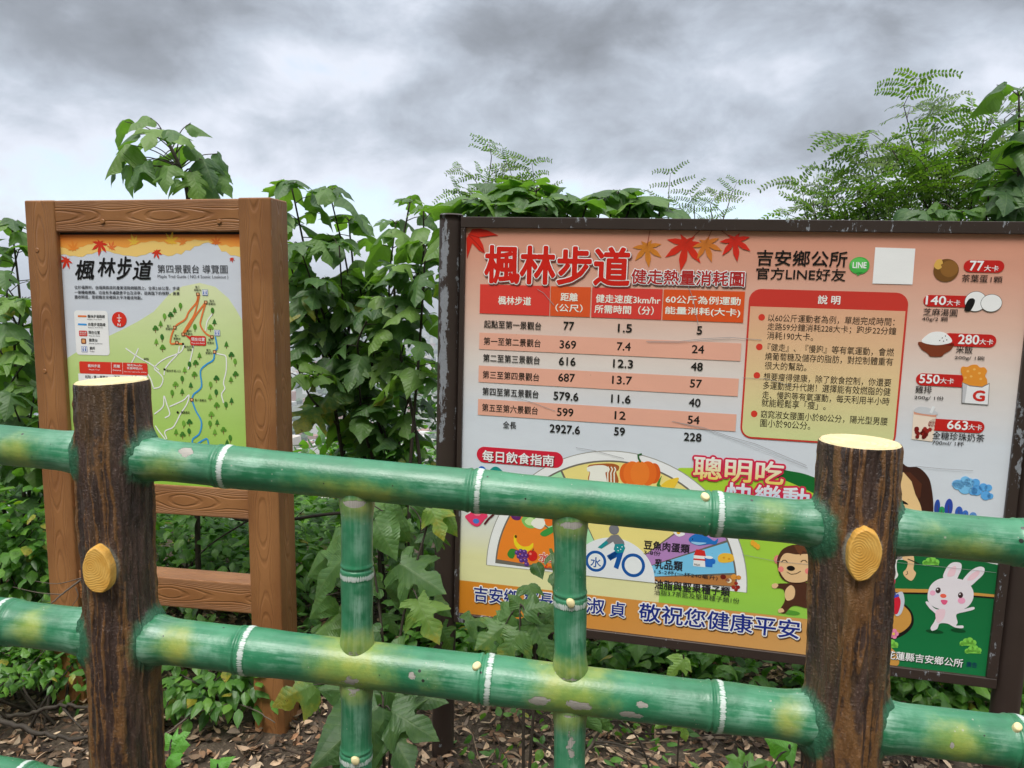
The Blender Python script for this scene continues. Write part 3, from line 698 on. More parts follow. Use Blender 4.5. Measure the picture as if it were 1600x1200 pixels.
def rgb(c, k=1.0): v = lin(c)*k; return np.array([min(v[0], .9), min(v[1], .9), min(v[2], .9), 1.])
EPS = .00018
class Print:
    """flat printed shapes on a board, layered a fraction of a millimetre apart"""
    def __init__(s, bd, d, k=1.1): s.b = bd; s.d = d; s.k = k; s.mb = MB(); s.lay = 3
    def poly_uv(s, pts, col, lay=None):
        lay = s.lay if lay is None else lay
        P = [Vector((p[0], p[1], 0)) for p in pts]; tri = tessellate_polygon([P])
        c = np.array([rgb(col(p) if callable(col) else col, s.k) for p in pts])
        s.mb.add([s.b.L(p[0], p[1], s.d-lay*EPS) for p in pts], tri, None, c)
    def poly(s, pts, col, lay=None): s.poly_uv([s.b.uv(x, y, s.d) for x, y in pts], col, lay)
    def smooth(s, pts, col, lay=None, n=6, closed=True):
        q = [s.b.uv(x, y, s.d) for x, y in pts]
        q3 = [(a[0], a[1], 0) for a in q]
        c = catclosed(q3, n) if closed else curve_pts(q3, n)
        s.poly_uv([(a[0], a[1]) for a in c], col, lay)
    def ell(s, px, py, rx, ry, col, lay=None, n=28, rot=0., a0=0., a1=2*math.pi):
        c = s.b.uv(px, py, s.d); sx_ = s.b.uv(px+rx, py+rx*.0, s.d)[0]-c[0]; sy_ = c[1]-s.b.uv(px, py+ry, s.d)[1]
        A = np.linspace(a0, a1, n, endpoint=abs(a1-a0) < 6.28)
        pts = [(c[0]+math.cos(rot)*sx_*math.cos(a)-math.sin(rot)*sy_*math.sin(a), c[1]+math.sin(rot)*sx_*math.cos(a)+math.cos(rot)*sy_*math.sin(a)) for a in A]
        if abs(a1-a0) < 6.28: pts.append((c[0], c[1]))
        s.poly_uv(pts, col, lay)
    def rect(s, x0, y0, x1, h, col, lay=None, r=0., nx=1, grad=None):
        """top left pixel, right pixel column, pixel height at the left edge"""
        a = s.b.uv(x0, y0, s.d); bt = s.b.uv(x0, y0+h, s.d)[1]; u1 = s.b.ucol(x1, .5*(a[1]+bt), s.d); u0 = s.b.ucol(x0, .5*(a[1]+bt), s.d)
        s.rect_uv(u0, bt, u1, a[1], col, lay, r)
    def rect_uv(s, u0, v0, u1, v1, col, lay=None, r=0.):
        r = min(r, (u1-u0)/2*.999, (v1-v0)/2*.999)
        if r <= 0: pts = [(u0, v0), (u1, v0), (u1, v1), (u0, v1)]
        else:
            pts = []
            for cx, cy, a in ((u1-r, v1-r, 0), (u0+r, v1-r, 90), (u0+r, v0+r, 180), (u1-r, v0+r, 270)):
                for k in range(7): q = math.radians(a+15*k); pts.append((cx+r*math.cos(q), cy+r*math.sin(q)))
        s.poly_uv(pts, col, lay)
    def strip(s, pts, wpx, col, lay=None, closed=False):
        """a stroke of pixel width"""
        q = np.array([s.b.uv(x, y, s.d) for x, y in pts]); w_ = wpx*abs(s.b.uv(pts[0][0]+1, pts[0][1], s.d)[0]-q[0][0])/2
        if closed: q = np.vstack([q, q[:1]])
        n = len(q); V = []
        for i in range(n):
            t = q[min(i+1, n-1)]-q[max(i-1, 0)]
            if closed and i in (0, n-1): t = q[1]-q[-2]
            t = t/(np.linalg.norm(t)+1e-9); nr = np.array([-t[1], t[0]])*w_
            V += [s.b.L(*(q[i]+nr), s.d-(s.lay if lay is None else lay)*EPS), s.b.L(*(q[i]-nr), s.d-(s.lay if lay is None else lay)*EPS)]
        s.mb.add(V, [(2*i, 2*i+1, 2*i+3, 2*i+2) for i in range(n-1)], None, rgb(col, s.k))
    def vgrad(s, u0, u1, stops, lay):
        """vertical colour gradient band: stops = [(V, rgb), ...]"""
        V = []; C = []
        for v, c in stops:
            for u in (u0, u1): V.append(s.b.L(u, v, s.d-lay*EPS)); C.append(rgb(c, s.k))
        s.mb.add(V, [(2*i, 2*i+1, 2*i+3, 2*i+2) for i in range(len(stops)-1)], None, np.array(C))
    def text(s, txt, x0, y0, x1, h, col, bold=0., outline=None, lay=None, col2=None, shear=0., tight=True):
        """glyph box: bottom left pixel, right column, height"""
        lay = s.lay if lay is None else lay
        p = s.b.uv(x0, y0, s.d); u1 = s.b.ucol(x1, p[1], s.d); hh = s.b.uv(x0, y0-h, s.d)[1]-p[1]
        base = text_mesh(txt, 0., shear)
        if base is None: return
        v, f = base; lo = v.min(0); hi = v.max(0); k = (u1-p[0])/(hi[0]-lo[0]); kv = hh/(hi[1]-lo[1])
        def put(v, f, c, l, dx=0., dy=0., c2=None):
            U = p[0]+(v[:, 0]-lo[0])*k+dx*hh; W = p[1]+(v[:, 1]-lo[1])*kv+dy*hh
            cc = np.tile(rgb(c, s.k), (len(v), 1))
            if c2 is not None: tt = np.clip((v[:, 1]-lo[1])/(hi[1]-lo[1]), 0, 1)[:, None]; cc = cc*tt+rgb(c2, s.k)*(1-tt)
            s.mb.add(np.stack([U-s.b.uc, np.full_like(U, s.d-l*EPS), W-s.b.vb], 1), f, None, cc)
        fat = lambda b, n: [(b*math.cos(6.2832*k/n), b*math.sin(6.2832*k/n)) for k in range(n)] if b > .003 else []
        if outline:
            for (ob, oc, dx, dy) in outline:
                nn = 14 if ob+bold > .06 else 10
                for j, (ex, ey) in enumerate(fat(bold+ob, nn)+fat((bold+ob)*.55, 6)): put(v, f, oc, lay+j*.12, dx+ex, dy+ey)
                lay += 2.6
        cp = fat(bold, 4 if h < 20 else 8)
        for j, (ex, ey) in enumerate(cp): put(v, f, col, lay+.4+j*.12, ex, ey, col2)
        put(v, f, col, lay+.4+len(cp)*.12, 0, 0, col2)
    def build(s, name, parent): return s.mb.build(name, M_PRINT, parent)
def catclosed(p, n):
    p = [np.asarray(q, float) for q in p]; m_ = len(p); out = []
    for i in range(m_):
        a, b, c, d = p[i-1], p[i], p[(i+1) % m_], p[(i+2) % m_]
        for t in np.linspace(0, 1, n, endpoint=False):
            out.append(.5*((2*b)+(-a+c)*t+(2*a-5*b+4*c-d)*t*t+(-a+3*b-3*c+d)*t**3))
    return out
_TC = {}
def text_mesh(txt, bold, shear):
    key = (txt, round(bold, 4), shear)
    if key in _TC: return _TC[key]
    cu = bpy.data.curves.new('text', 'FONT'); cu.body = txt; cu.size = 1.; cu.resolution_u = 3; cu.offset = bold; cu.shear = shear; cu.fill_mode = 'FRONT'
    o = bpy.data.objects.new('text', cu); COL.objects.link(o)
    dg = bpy.context.evaluated_depsgraph_get(); dg.update(); me = o.evaluated_get(dg).to_mesh()
    v = np.empty(len(me.vertices)*3); me.vertices.foreach_get('co', v); v = v.reshape(-1, 3)[:, :2].copy()
    f = [tuple(q.vertices) for q in me.polygons]
    bpy.data.objects.remove(o); bpy.data.curves.remove(cu)
    _TC[key] = (v, f) if len(v) else None
    return _TC[key]
def _maple():
    lobes = [(-138, .42), (-92, .74), (-46, .95), (0, 1.08), (46, .95), (92, .74), (138, .42)]; out = []
    for k, (a, l) in enumerate(lobes):
        for da, r in ((-17, .38*l+.08), (-12.5, .62*l), (0, l), (12.5, .62*l), (17, .38*l+.08)):
            q = math.radians(90-a-da); out.append((r*math.cos(q), r*math.sin(q)))
        if k < 6: q = math.radians(90-a-23); out.append((.27*math.cos(q), .27*math.sin(q)))
    out.append((0, -.16)); return out
def maple(pr, px, py, r, rot, col, lay, stem=None, k2=.75):
    c = pr.b.uv(px, py, pr.d); R = abs(pr.b.uv(px+r, py, pr.d)[0]-c[0])
    pts = _maple()
    a = math.radians(rot); q = [(c[0]+R*(x*math.cos(a)-y*math.sin(a)), c[1]+R*(x*math.sin(a)+y*math.cos(a))) for x, y in pts]
    n = len(q); cc = rgb(col, pr.k); d = cc.copy(); d[:3] *= k2
    V = [pr.b.L(c[0], c[1], pr.d-lay*EPS)]+[pr.b.L(x, y, pr.d-lay*EPS) for x, y in q]
    rad_ = [math.hypot(x, y) for x, y in pts]
    C = [d]+[cc if z > .3 else .5*(cc+d) for z in rad_]
    pr.mb.add(V, [(0, 1+i, 1+(i+1) % n) for i in range(n)], None, np.array(C))
    if stem: pr.strip([(px, py), stem], 1., (150, 60, 40), lay)

# ---- the wide trail and calories board
BIG = Board('calorie_sign', (-0.15601552, 2.49298779, 1.63545168), (.9772076, -.21220291, -.00593625), (.00519918, -.00403125, .99997836), .81, -1.84)
tag(BIG.root, 'wide brown framed board with pink calorie table, food chart and cartoon animals', 'sign')
g_ = BIG
uL, vT = -.004, -.001; uR, vB = 1.626, -1.296
def px_u(x, y): return g_.uv(x, y)[0]
fo_l, fo_r = px_u(713.5, 700), px_u(1571.5, 950)                # outer edges of the frame
ft = g_.uv(900, 340)[1]; fb = g_.uv(702, 971)[1]
def peel_frame(co): return 0.
def fbar(name, lo, hi, wear=None, bev=.002):
    return grain_obj(name, lo, hi, 2 if hi[2]-lo[2] > hi[0]-lo[0] else 0, g_.root, .3, wear, M_FRAME, bev)
def A3(u, v, d): return g_.L(u, v, d)
DP = .012                                                        # print sits this far behind the frame face
def swap(co): return (co[0], co[1])
def barC(name, u0, v0, u1, v1, d0, d1, wear=None, bev=.002):
    a, b = A3(u0, v0, d0), A3(u1, v1, d1); return fbar(name, a, b, wear, bev)
z0 = A3(0, 0, 0)[2]
def mk_wear(u_at, amp):
    return lambda co: amp*(.55 if co[2] > z0-.50 else (.35 if co[2] > z0-.75 else .0))-.05
barC('top_rail', fo_l, vT, fo_r, ft, 0, .045)
barC('bottom_rail', fo_l, fb, fo_r, vB, 0, .045)
barC('side_rail', fo_l, vB, uL, vT-.0004, 0.0006, .045, lambda co: (.26 if co[2] > z0-.55 else .02) if co[0] < 0 else 0)
barC('side_rail', uR, vB, fo_r, vT-.0004, 0.0006, .045)
def pipe(uc, vtop, vbot, r, wear):
    n, na = 90, 40; V = []; C = []
    for i in range(n+1):
        v = vtop+(vbot-vtop)*i/n
        for k in range(na):
            a = 2*math.pi*k/na
            V.append(A3(uc+r*math.sin(a), v, .03-r*math.cos(a))); C.append((wear(v, a), 0, 0, 1))
    Fc = [(i*na+k, i*na+(k+1) % na, (i+1)*na+(k+1) % na, (i+1)*na+k) for i in range(n) for k in range(na)]
    m_ = len(V); V += [A3(uc+r*.9*math.sin(2*math.pi*k/na), vtop+.004, .03-r*.9*math.cos(2*math.pi*k/na)) for k in range(na)]; C += [(.1, 0, 0, 1)]*na
    Fc += [(k, (k+1) % na, m_+(k+1) % na, m_+k) for k in range(na)]+[tuple(m_+k for k in range(na))]
    mb = MB(); mb.add(V, Fc, None, C); return mb.build('post', M_FRAME, g_.root, smooth=True)
rp = .0385
def wearL(v, a):
    d = ((a+math.pi) % (2*math.pi))-math.pi
    face = math.exp(-((d+.25)/.55)**2); edge = math.exp(-((d-.95)/.25)**2)*.55
    z = 1. if -.70 < v < -.06 else (.40 if v < -1.35 else (.55 if v > -.06 else .12))
    return z*max(face, edge)*.86
pipe(fo_l-rp-.0015, g_.uv(690, 336)[1]+.002, -1.90, rp, wearL)
pipe(fo_r+rp+.0015, g_.uv(690, 336)[1], -1.86, rp, lambda v, a: .05)
pan = Print(g_, DP, 1.06)
# the sheet itself with the printed ground colours
sheet = [(vT, (212, 148, 124)), (vT-.10, (214, 156, 134)), (vT-.26, (222, 184, 166)), (vT-.42, (222, 211, 204)), (vT-.60, (212, 218, 226)), (-.90, (214, 220, 228)), (-1.02, (222, 222, 200)), (-1.09, (226, 224, 168)), (vB, (226, 224, 168))]
pan.vgrad(uL, uR, sheet, 0)
pan.mb.add([A3(uL, vT, DP+.003), A3(uR, vT, DP+.003), A3(uR, vB, DP+.003), A3(uL, vB, DP+.003)], [(0, 1, 2, 3)], None, rgb((200, 200, 200)))
# orange foot band, green hill, dark green meadow
pan.lay = 1
vo = g_.uv(717, 908.5)[1]
um = px_u(1262, 1000)
pan.mb.add([A3(uL, vB, DP-EPS), A3(um, vB, DP-EPS), A3(um+.12, vB, DP-EPS), A3(um+.12, vo, DP-EPS), A3(um, vo, DP-EPS), A3(uL, vo, DP-EPS)], [(0, 1, 4, 5), (1, 2, 3, 4)], None,
           np.array([rgb((222, 140, 40)), rgb((216, 165, 100)), rgb((216, 165, 100)), rgb((216, 165, 100)), rgb((214, 160, 92)), rgb((222, 140, 40))]))
hill = [(1040, 742), (1062, 731), (1100, 731), (1150, 733), (1200, 741), (1240, 752), (1290, 772), (1340, 800), (1400, 860), (1420, 985)]
base_ = [g_.uv(x, y, DP) for x, y in hill]; vb_ = vo
P_ = [(p[0], p[1]) for p in base_]; P_ = P_+[(P_[-1][0], vb_), (P_[0][0], vb_)]
pan.poly_uv(P_, lambda p: (172, 212, 60) if p[1] > -1.0 else (150, 205, 80), 2)
pan.smooth([(1172, 735), (1200, 732), (1235, 736), (1270, 745), (1330, 775), (1400, 850), (1330, 800), (1270, 770), (1225, 750)], (22, 105, 45), 3)
v1_ = g_.uv(1450, 862, DP)[1]
pts = [(um+.10, v1_+.02), (um+.2, v1_+.01), (um+.35, v1_-.0), (uR, v1_-.02), (uR, vB), (um+.168, vB), (um+.10, vB+.06)]
pan.poly_uv(pts, lambda p: (22, 118, 66) if p[1] < -1.1 else (18, 102, 54), 4)
ur = px_u(1556, 930)
pan.poly([(1380, 919), (1470, 921), (1556, 929), (1556, 933.5), (1470, 926), (1380, 925)], (205, 150, 72), 5)
pan.poly([(1380, 925), (1470, 926), (1556, 933), (1556, 935.5), (1470, 929), (1380, 927)], (25, 22, 20), 6)
pan.smooth([(1380, 928), (1405, 938), (1424, 955), (1427, 975), (1415, 990), (1395, 1000), (1370, 1012)], (25, 22, 20), 5)
pan.smooth([(1380, 930), (1403, 940), (1421, 956), (1423, 973), (1411, 986), (1390, 995), (1370, 1006)], (205, 150, 72), 6)
pan.smooth([(1370, 1000), (1384, 1006), (1400, 1020), (1404, 1038), (1385, 1040), (1360, 1030)], (205, 150, 72), 6)
# creases and scratches in the film
CR = (150, 150, 152)
for pts, w_ in (([(1010, 533), (1060, 533.5), (1100, 529), (1140, 527), (1190, 531)], .8), ([(1012, 534.5), (1062, 535), (1101, 531), (1141, 529)], .5), ([(800, 619), (830, 628), (868, 642)], .7), ([(1050, 658), (1100, 668), (1140, 682), (1180, 693), (1260, 727)], .8),
                ([(1053, 658.6), (1101, 670), (1142, 685), (1262, 731)], .5), ([(840, 452), (850, 458), (866, 477)], .7), ([(1075, 446), (1084, 470), (1091, 508)], .7), ([(1430, 728), (1470, 732), (1520, 735)], .7), ([(900, 699), (930, 704), (975, 716)], .7), ([(1160, 866), (1210, 876), (1290, 884)], .6), ([(1160, 590), (1200, 592), (1235, 602)], .6), ([(1400, 878), (1480, 886), (1556, 894)], .6)):
    pan.strip(pts, w_, CR, 20)
panel = pan.build('panel', g_.root)

# maple sprays and heading
p = Print(g_, DP); p.lay = 8
RED = (196, 38, 22)
q = g_.uv(733, 372, DP)
p.poly([(729, 372), (738, 358), (750, 357), (762, 360), (779, 368), (748, 370), (755, 383), (758, 396), (748, 391), (738, 380), (733, 395), (730, 404)], (205, 40, 22), 8)
p.strip([(731, 366), (748, 371), (776, 367)], 1, (150, 25, 18), 9); p.strip([(733, 368), (745, 380), (757, 394)], 1, (150, 25, 18), 9)
maple(p, 1011, 385, 31, 188, (205, 125, 42), 8, (1016, 358))
maple(p, 1072, 380, 42, 172, (208, 45, 25), 8, (1095, 359))
maple(p, 1103, 380, 30, 200, (205, 118, 45), 10, (1112, 360))
maple(p, 1148, 375, 33, 190, (208, 42, 28), 12, (1122, 357))
p.text('楓林步道', 758, 441, 982, 57, (200, 32, 20), .03, [(.03, (120, 60, 55), .02, -.03), (.026, (246, 236, 230), 0, 0)], 14)
p.text('健走熱量消耗圖', 986.5, 443, 1162, 22.5, (170, 38, 38), .022, [(.052, (110, 75, 75), .06, -.07), (.05, (246, 238, 234), 0, 0)], 14)
p.build('heading', panel)

# distance table
p = Print(g_, DP); p.lay = 8
for i, (x0, x1, c) in enumerate(((750, 859, (214, 62, 52)), (860.2, 922.6, (214, 84, 38)), (924.6, 1034.4, (210, 62, 54)), (1036, 1162.6, (214, 82, 34)))):
    a = g_.uv(750, 444, DP)[1]; b = g_.uv(750, 489.5, DP)[1]; mid = .5*(a+b)
    p.rect_uv(g_.ucol(x0, mid, DP), b, g_.ucol(x1, mid, DP), a, c, 8)
for y, x0, x1, h in ((519.6, 749, 1157.5, 25.8), (571, 748, 1153.6, 25.8), (623, 747, 1150, 25)): p.rect(x0, y, x1, h, (226, 168, 146), 8)
W_ = (250, 236, 222); BK = (28, 24, 22)
for t_, x0, y0, x1, h, bo in (('楓林步道', 778.6, 475.5, 829.6, 13, .02), ('距離', 876, 470, 902.5, 12.6, .02), ('（公尺）', 868, 486.6, 910, 12, .02),
        ('健走速度3km/hr', 931, 472.5, 1031.5, 12.8, .018), ('所需時間（分）', 929, 489, 1021, 13, .018), ('60公斤為例運動', 1040, 473.4, 1156.6, 12.2, .018), ('能量消耗(大卡)', 1039, 492, 1156, 13.2, .018)):
    p.text(t_, x0, y0, x1, h, W_, bo, None, 10)
for t_, x0, y0, x1, h in (('起點至第一景觀台', 756.4, 512, 845.5, 12), ('第一至第二景觀台', 756, 538.7, 844.6, 12), ('第二至第三景觀台', 755, 564.8, 843.4, 12), ('第三至第四景觀台', 754.4, 591, 842.5, 12),
        ('第四至第五景觀台', 754, 617, 841.3, 12), ('第五至第六景觀台', 753.4, 642.4, 840.4, 12), ('全長', 785.8, 668.6, 806.5, 11)):
    p.text(t_, x0, y0, x1, h, BK, .012, None, 10)
for t_, x0, y0, x1 in (('77', 880.6, 515, 896.8), ('369', 874.6, 544, 899.8), ('616', 873.4, 570, 899), ('687', 872.5, 595.5, 898), ('579.6', 865, 624, 903.4), ('599', 870.4, 649.5, 895.6), ('2927.6', 859, 675, 905.8),
        ('1.5', 965.5, 518.4, 987), ('7.4', 964, 547, 985), ('12.3', 958, 573.6, 988.6), ('13.7', 956.5, 599.4, 987), ('11.6', 955, 628.5, 985), ('12', 960.4, 654.6, 977.2), ('59', 959.5, 679.5, 976),
        ('5', 1088.5, 522, 1096.6), ('24', 1081, 551.4, 1099.6), ('48', 1079.5, 578.4, 1097.5), ('57', 1078, 605, 1096), ('40', 1076.2, 634.5, 1094), ('54', 1074.4, 661.5, 1092.4), ('228', 1068.4, 688, 1095.4)):
    p.text(t_, x0, y0, x1, 12.4, BK, .028, None, 10)
p.build('distance_table', panel)

# contact heading with the green bubble, and the bare white card (its code is left out)
p = Print(g_, DP); p.lay = 8
p.text('吉安鄉公所', 1182, 414.5, 1322.5, 24, (20, 16, 16), .016, None, 9)
p.text('官方LINE好友', 1181, 436, 1320.4, 18.5, (20, 16, 16), .014, None, 9)
p.ell(1342.6, 415, 16, 13.5, (70, 170, 72), 8); p.poly([(1337, 426), (1349, 425), (1340, 431)], (70, 170, 72), 8)
p.ell(1341.6, 412, 13, 9, (95, 190, 90), 9)
p.text('LINE', 1332, 418.6, 1353.2, 9, (245, 250, 245), .03, None, 10)
p.poly([(1367.5, 386.5), (1430, 388.5), (1425.5, 444.5), (1363, 443)], (238, 238, 238), 8)
p.build('contact_heading', panel)

# notice box
p = Print(g_, DP)
a = g_.uv(1171, 451, DP); b = g_.uv(1157, 684, DP); uR_ = g_.ucol(1419.5, a[1]-.02, DP); uL_ = g_.ucol(1170.5, a[1]-.02, DP); bw = .0055
p.rect_uv(uL_, b[1], uR_, a[1], (196, 56, 46), 8, .035)
vh = g_.uv(1171, 478.5, DP)[1]
def ngr(q):
    t_ = (a[1]-q[1])/(a[1]-b[1]); c0, c1, c2 = np.array((216, 158, 130)), np.array((222, 190, 145)), np.array((205, 212, 150))
    return tuple(c0+(c1-c0)*min(t_*2, 1) if t_ < .5 else c1+(c2-c1)*(t_-.5)*2)
K_ = 14; rr = .028
def roundbot():
    u0, u1, v0 = uL_+bw, uR_-bw, b[1]+bw; out = []
    for cx, ang in ((u0+rr, 180), (u1-rr, 270)):
        for k in range(7): q = math.radians(ang+15*k); out.append((cx+rr*math.cos(q), v0+rr+rr*math.sin(q)))
    return out
p.poly_uv(roundbot(), ngr, 9)
vv = np.linspace(b[1]+bw+rr, vh, 8)
p.vgrad(uL_+bw, uR_-bw, [(v, ngr((0, v))) for v in vv], 9)
p.text('說 明', 1277.5, 474.8, 1312, 13.5, (250, 238, 228), .02, None, 10)
for x, y in ((1190, 495.8), (1186.3, 542), (1182.5, 586.5), (1178.3, 646.5)): p.ell(x, y, 5.2, 5.2, (208, 58, 44), 10)
DK = (46, 34, 26)
for t_, x0, y0, x1 in (('以60公斤運動者為例，單趟完成時間：', 1199.8, 502.6, 1397), ('走路59分鐘消耗228大卡；跑步22分鐘', 1198.6, 516.6, 1399.6), ('消耗190大卡。', 1198, 530, 1270),
        ('『健走』、『慢跑』等有氧運動，會燃', 1199, 548.6, 1396), ('燒葡萄糖及儲存的脂肪，對控制體重有', 1195, 562.8, 1394.5), ('很大的幫助。', 1194.4, 577, 1259.5),
        ('想要瘦得健康，除了飲食控制，你還要', 1192.6, 594.4, 1391.5), ('多運動提升代謝！選擇能有效燃脂的健', 1192, 608, 1390.6), ('走、慢跑等有氧運動，每天利用半小時', 1190.5, 622.8, 1389),
        ('就能輕鬆享「瘦」。', 1189.6, 635, 1289.5), ('窈窕淑女腰圍小於80公分，陽光型男腰', 1188.4, 653, 1386), ('圍小於90公分。', 1187.5, 666.5, 1265.5)):
    p.text(t_, x0, y0, x1, 12.4, DK, .004, None, 10)
p.build('notice_box', panel)

# snacks and their calories
p = Print(g_, DP); PR_ = (190, 34, 30); W_ = (250, 246, 240)
for x0, y0, x1, h in ((1505.5, 406, 1569, 19), (1442.5, 460.5, 1520, 18), (1472, 520, 1556.5, 20), (1431, 582.6, 1512, 19), (1450, 653.4, 1538, 18.6)): p.rect(x0, y0, x1, h, PR_, 8, .02)
for t_, x0, y0, x1, h in (('77', 1514.5, 422.6, 1535.5, 15), ('140', 1446, 475.6, 1477, 13.5), ('280', 1496.5, 537, 1528.6, 14.5), ('550', 1436, 598, 1467, 13.5), ('663', 1479.4, 669.8, 1511, 13.5)): p.text(t_, x0, y0, x1, h, W_, .03, None, 10)
for x0, y0, x1 in ((1537, 423.6, 1559.5), (1478.5, 477.2, 1499.5), (1529.5, 538.2, 1551), (1468, 599, 1489.6), (1512.2, 671.2, 1533.4)): p.text('大卡', x0, y0, x1, 9, W_, .01, None, 10)
for t_, x0, y0, x1, h in (('茶葉蛋', 1502, 440.6, 1542.5, 12), ('1顆', 1547, 441.4, 1565.5, 9.5), ('芝麻湯圓', 1442, 492.8, 1495, 11.5), ('40g/2 顆', 1440, 501.8, 1480.5, 7.2), ('米飯', 1493, 551.6, 1519, 11.5), ('200g/ 1碗', 1491, 562, 1537.6, 7.2),
        ('雞排', 1429.6, 613.6, 1455, 11.5), ('200g/ 1份', 1428, 624.2, 1474, 7.2), ('全糖珍珠奶茶', 1456, 685.5, 1537, 12), ('700ml/ 1杯', 1456, 694.2, 1505.5, 7.2)): p.text(t_, x0, y0, x1, h, (30, 24, 24), .006, None, 10)
p.ell(1478, 422.5, 20, 18, (112, 74, 34), 8); p.ell(1483, 420, 14, 13, (138, 94, 44), 9); p.smooth([(1459, 416), (1463, 407), (1470, 405), (1473, 411), (1470, 414), (1471, 418), (1465, 421)], (214, 168, 84), 10)
p.ell(1524, 471, 17.5, 16, (70, 70, 72), 10); p.ell(1524, 471, 16.8, 15.3, (236, 238, 240), 11); p.ell(1548.5, 473.5, 17, 14, (70, 70, 72), 12); p.ell(1548.5, 473.5, 16.3, 13.3, (240, 242, 244), 13)
p.smooth([(1519, 466), (1523, 469), (1521, 477), (1515, 486), (1507, 485), (1508, 477), (1513, 468)], (22, 20, 20), 12)
p.smooth([(1435.5, 534), (1462, 540), (1489, 536), (1486, 546), (1475, 553), (1470, 557), (1454, 557), (1449, 552), (1439, 545)], (122, 56, 32), 8)
p.smooth([(1440, 534), (1450, 522), (1463, 518), (1478, 521), (1487, 534), (1464, 539)], (234, 236, 238), 9)
for x, y in ((1472, 528), (1477, 525), (1479, 531), (1468, 532), (1474, 533)): p.ell(x, y, .9, .9, (60, 50, 45), 10)
p.smooth([(1501, 580), (1503, 573), (1511, 573), (1518, 570), (1526, 570), (1531, 574), (1538, 574), (1542, 580), (1539, 587), (1542, 594), (1540, 604), (1520, 606), (1503, 602), (1505, 592)], (222, 142, 48), 9)
for x, y in ((1512, 580), (1522, 577), (1530, 583), (1517, 588), (1532, 592), (1508, 590)): p.ell(x, y, 2.2, 1.8, (240, 178, 92), 10)
p.poly([(1503, 597), (1515, 602), (1534, 604), (1546, 598), (1544, 633), (1502, 630)], (120, 118, 118), 10); p.poly([(1504, 598.5), (1515, 603.5), (1534, 605.5), (1545, 600), (1543, 632), (1503, 629)], (228, 228, 230), 11); p.poly([(1504, 599), (1511, 602), (1507, 629), (1503, 628.6)], (190, 190, 194), 12)
p.text('G', 1519.5, 625.5, 1537, 15.5, (200, 46, 36), .06, None, 12)
p.poly([(1427.5, 640), (1463, 645), (1457, 690), (1424, 686)], (232, 214, 196), 8); p.poly([(1428, 643), (1463, 648), (1462.5, 652), (1427.8, 647)], (214, 150, 126), 9)
p.smooth([(1428, 640), (1436, 635.5), (1450, 637), (1464, 644), (1462, 648), (1446, 647), (1430, 644)], (196, 198, 202), 10); p.poly([(1452, 644), (1457, 634.5), (1461, 636), (1456, 646)], (222, 224, 226), 11)
for k in range(22): p.ell(1431+RNG.random()*22, 668+RNG.random()*16, 3.1, 3.1, RNG.choice([(122, 24, 22), (148, 36, 30), (104, 18, 18)]), 10+k % 5)
p.build('snack_list', panel)

# food chart
p = Print(g_, DP)
p.rect(745, 697, 880, 24.5, (206, 34, 58), 8, .04); p.text('每日飲食指南', 754, 720, 865, 17, (252, 248, 244), .022, [(.03, (130, 20, 30), .05, -.05)], 9)
p.smooth([(746, 738), (750, 729), (757, 730), (762, 740)], (30, 96, 190), 8); p.smooth([(763, 742), (770, 730), (780, 731), (790, 745)], (20, 140, 130), 8)
c0 = g_.uv(766, 883.5, DP); c1 = g_.uv(1160, 924.5, DP); cu_, cv_ = .5*(c0[0]+c1[0]), .5*(c0[1]+c1[1]); R_ = .5*(c1[0]-c0[0])
def sector(a0, a1, r0, r1, col, lay, n=20, cc=None):
    A = np.radians(np.linspace(a0, a1, n)); x, y = cc or (cu_, cv_)
    p.poly_uv([(x+r1*math.cos(q), y+r1*math.sin(q)) for q in A]+[(x+r0*math.cos(q), y+r0*math.sin(q)) for q in A[::-1]], col, lay)
sector(0, 180, 0.001, R_*1.035, (150, 148, 140), 5, 60); sector(0, 180, 0.001, R_*1.028, (232, 234, 238), 6, 60)
sector(2, 178.6, .001, R_*.958, (110, 105, 95), 7, 60)
for a0, a1, c in ((146, 176.5, (236, 132, 44)), (118, 145, (168, 222, 172)), (42, 117, (240, 218, 134)), (25, 41, (178, 132, 190)), (9, 24, (120, 196, 234)), (2.5, 8, (182, 122, 66))):
    sector(a0, a1, R_*.30, R_*.945, c, 8)
sector(0, 180, .001, R_*.335, (226, 230, 236), 10, 40)
# bread, pumpkin, corn
p.smooth([(920, 727), (930, 725), (955, 724), (967, 728), (966, 735), (963, 737), (964, 756), (922, 752), (921, 738), (918, 733)], (168, 92, 44), 9)
p.smooth([(918, 730), (930, 727), (944, 727), (951, 731), (949, 737), (946, 739), (947, 757), (922, 754), (922, 738), (918, 736)], (244, 238, 222), 10)
for k in (0, 1, 2): p.strip([(950+k*5, 729+k*.3), (952+k*5, 733), (949.6+k*5, 739), (950+k*5, 757)], 2, (246, 236, 214), 11)
for cx, rx, c in ((978, 10, (222, 102, 34)), (1022, 10, (214, 92, 30)), (988, 14, (232, 116, 40)), (1012, 14, (228, 108, 36)), (1000, 15, (238, 126, 46))): p.ell(cx, 739.5, rx, 19 if rx > 12 else 16, c, 9+(0 if rx < 12 else 1 if rx < 15 else 2))
p.strip(list(curve_px([(1001, 722), (998, 715), (996, 711), (1002, 709)])) if False else [(1001, 722), (998, 716), (997, 711), (1003, 709)], 3., (40, 92, 40), 12)
p.smooth([(1026, 758), (1034, 743), (1031, 756), (1036, 762)], (60, 140, 60), 11)
p.smooth([(1030, 764), (1040, 752), (1058, 746), (1060, 750), (1050, 764)], (240, 196, 60), 11)
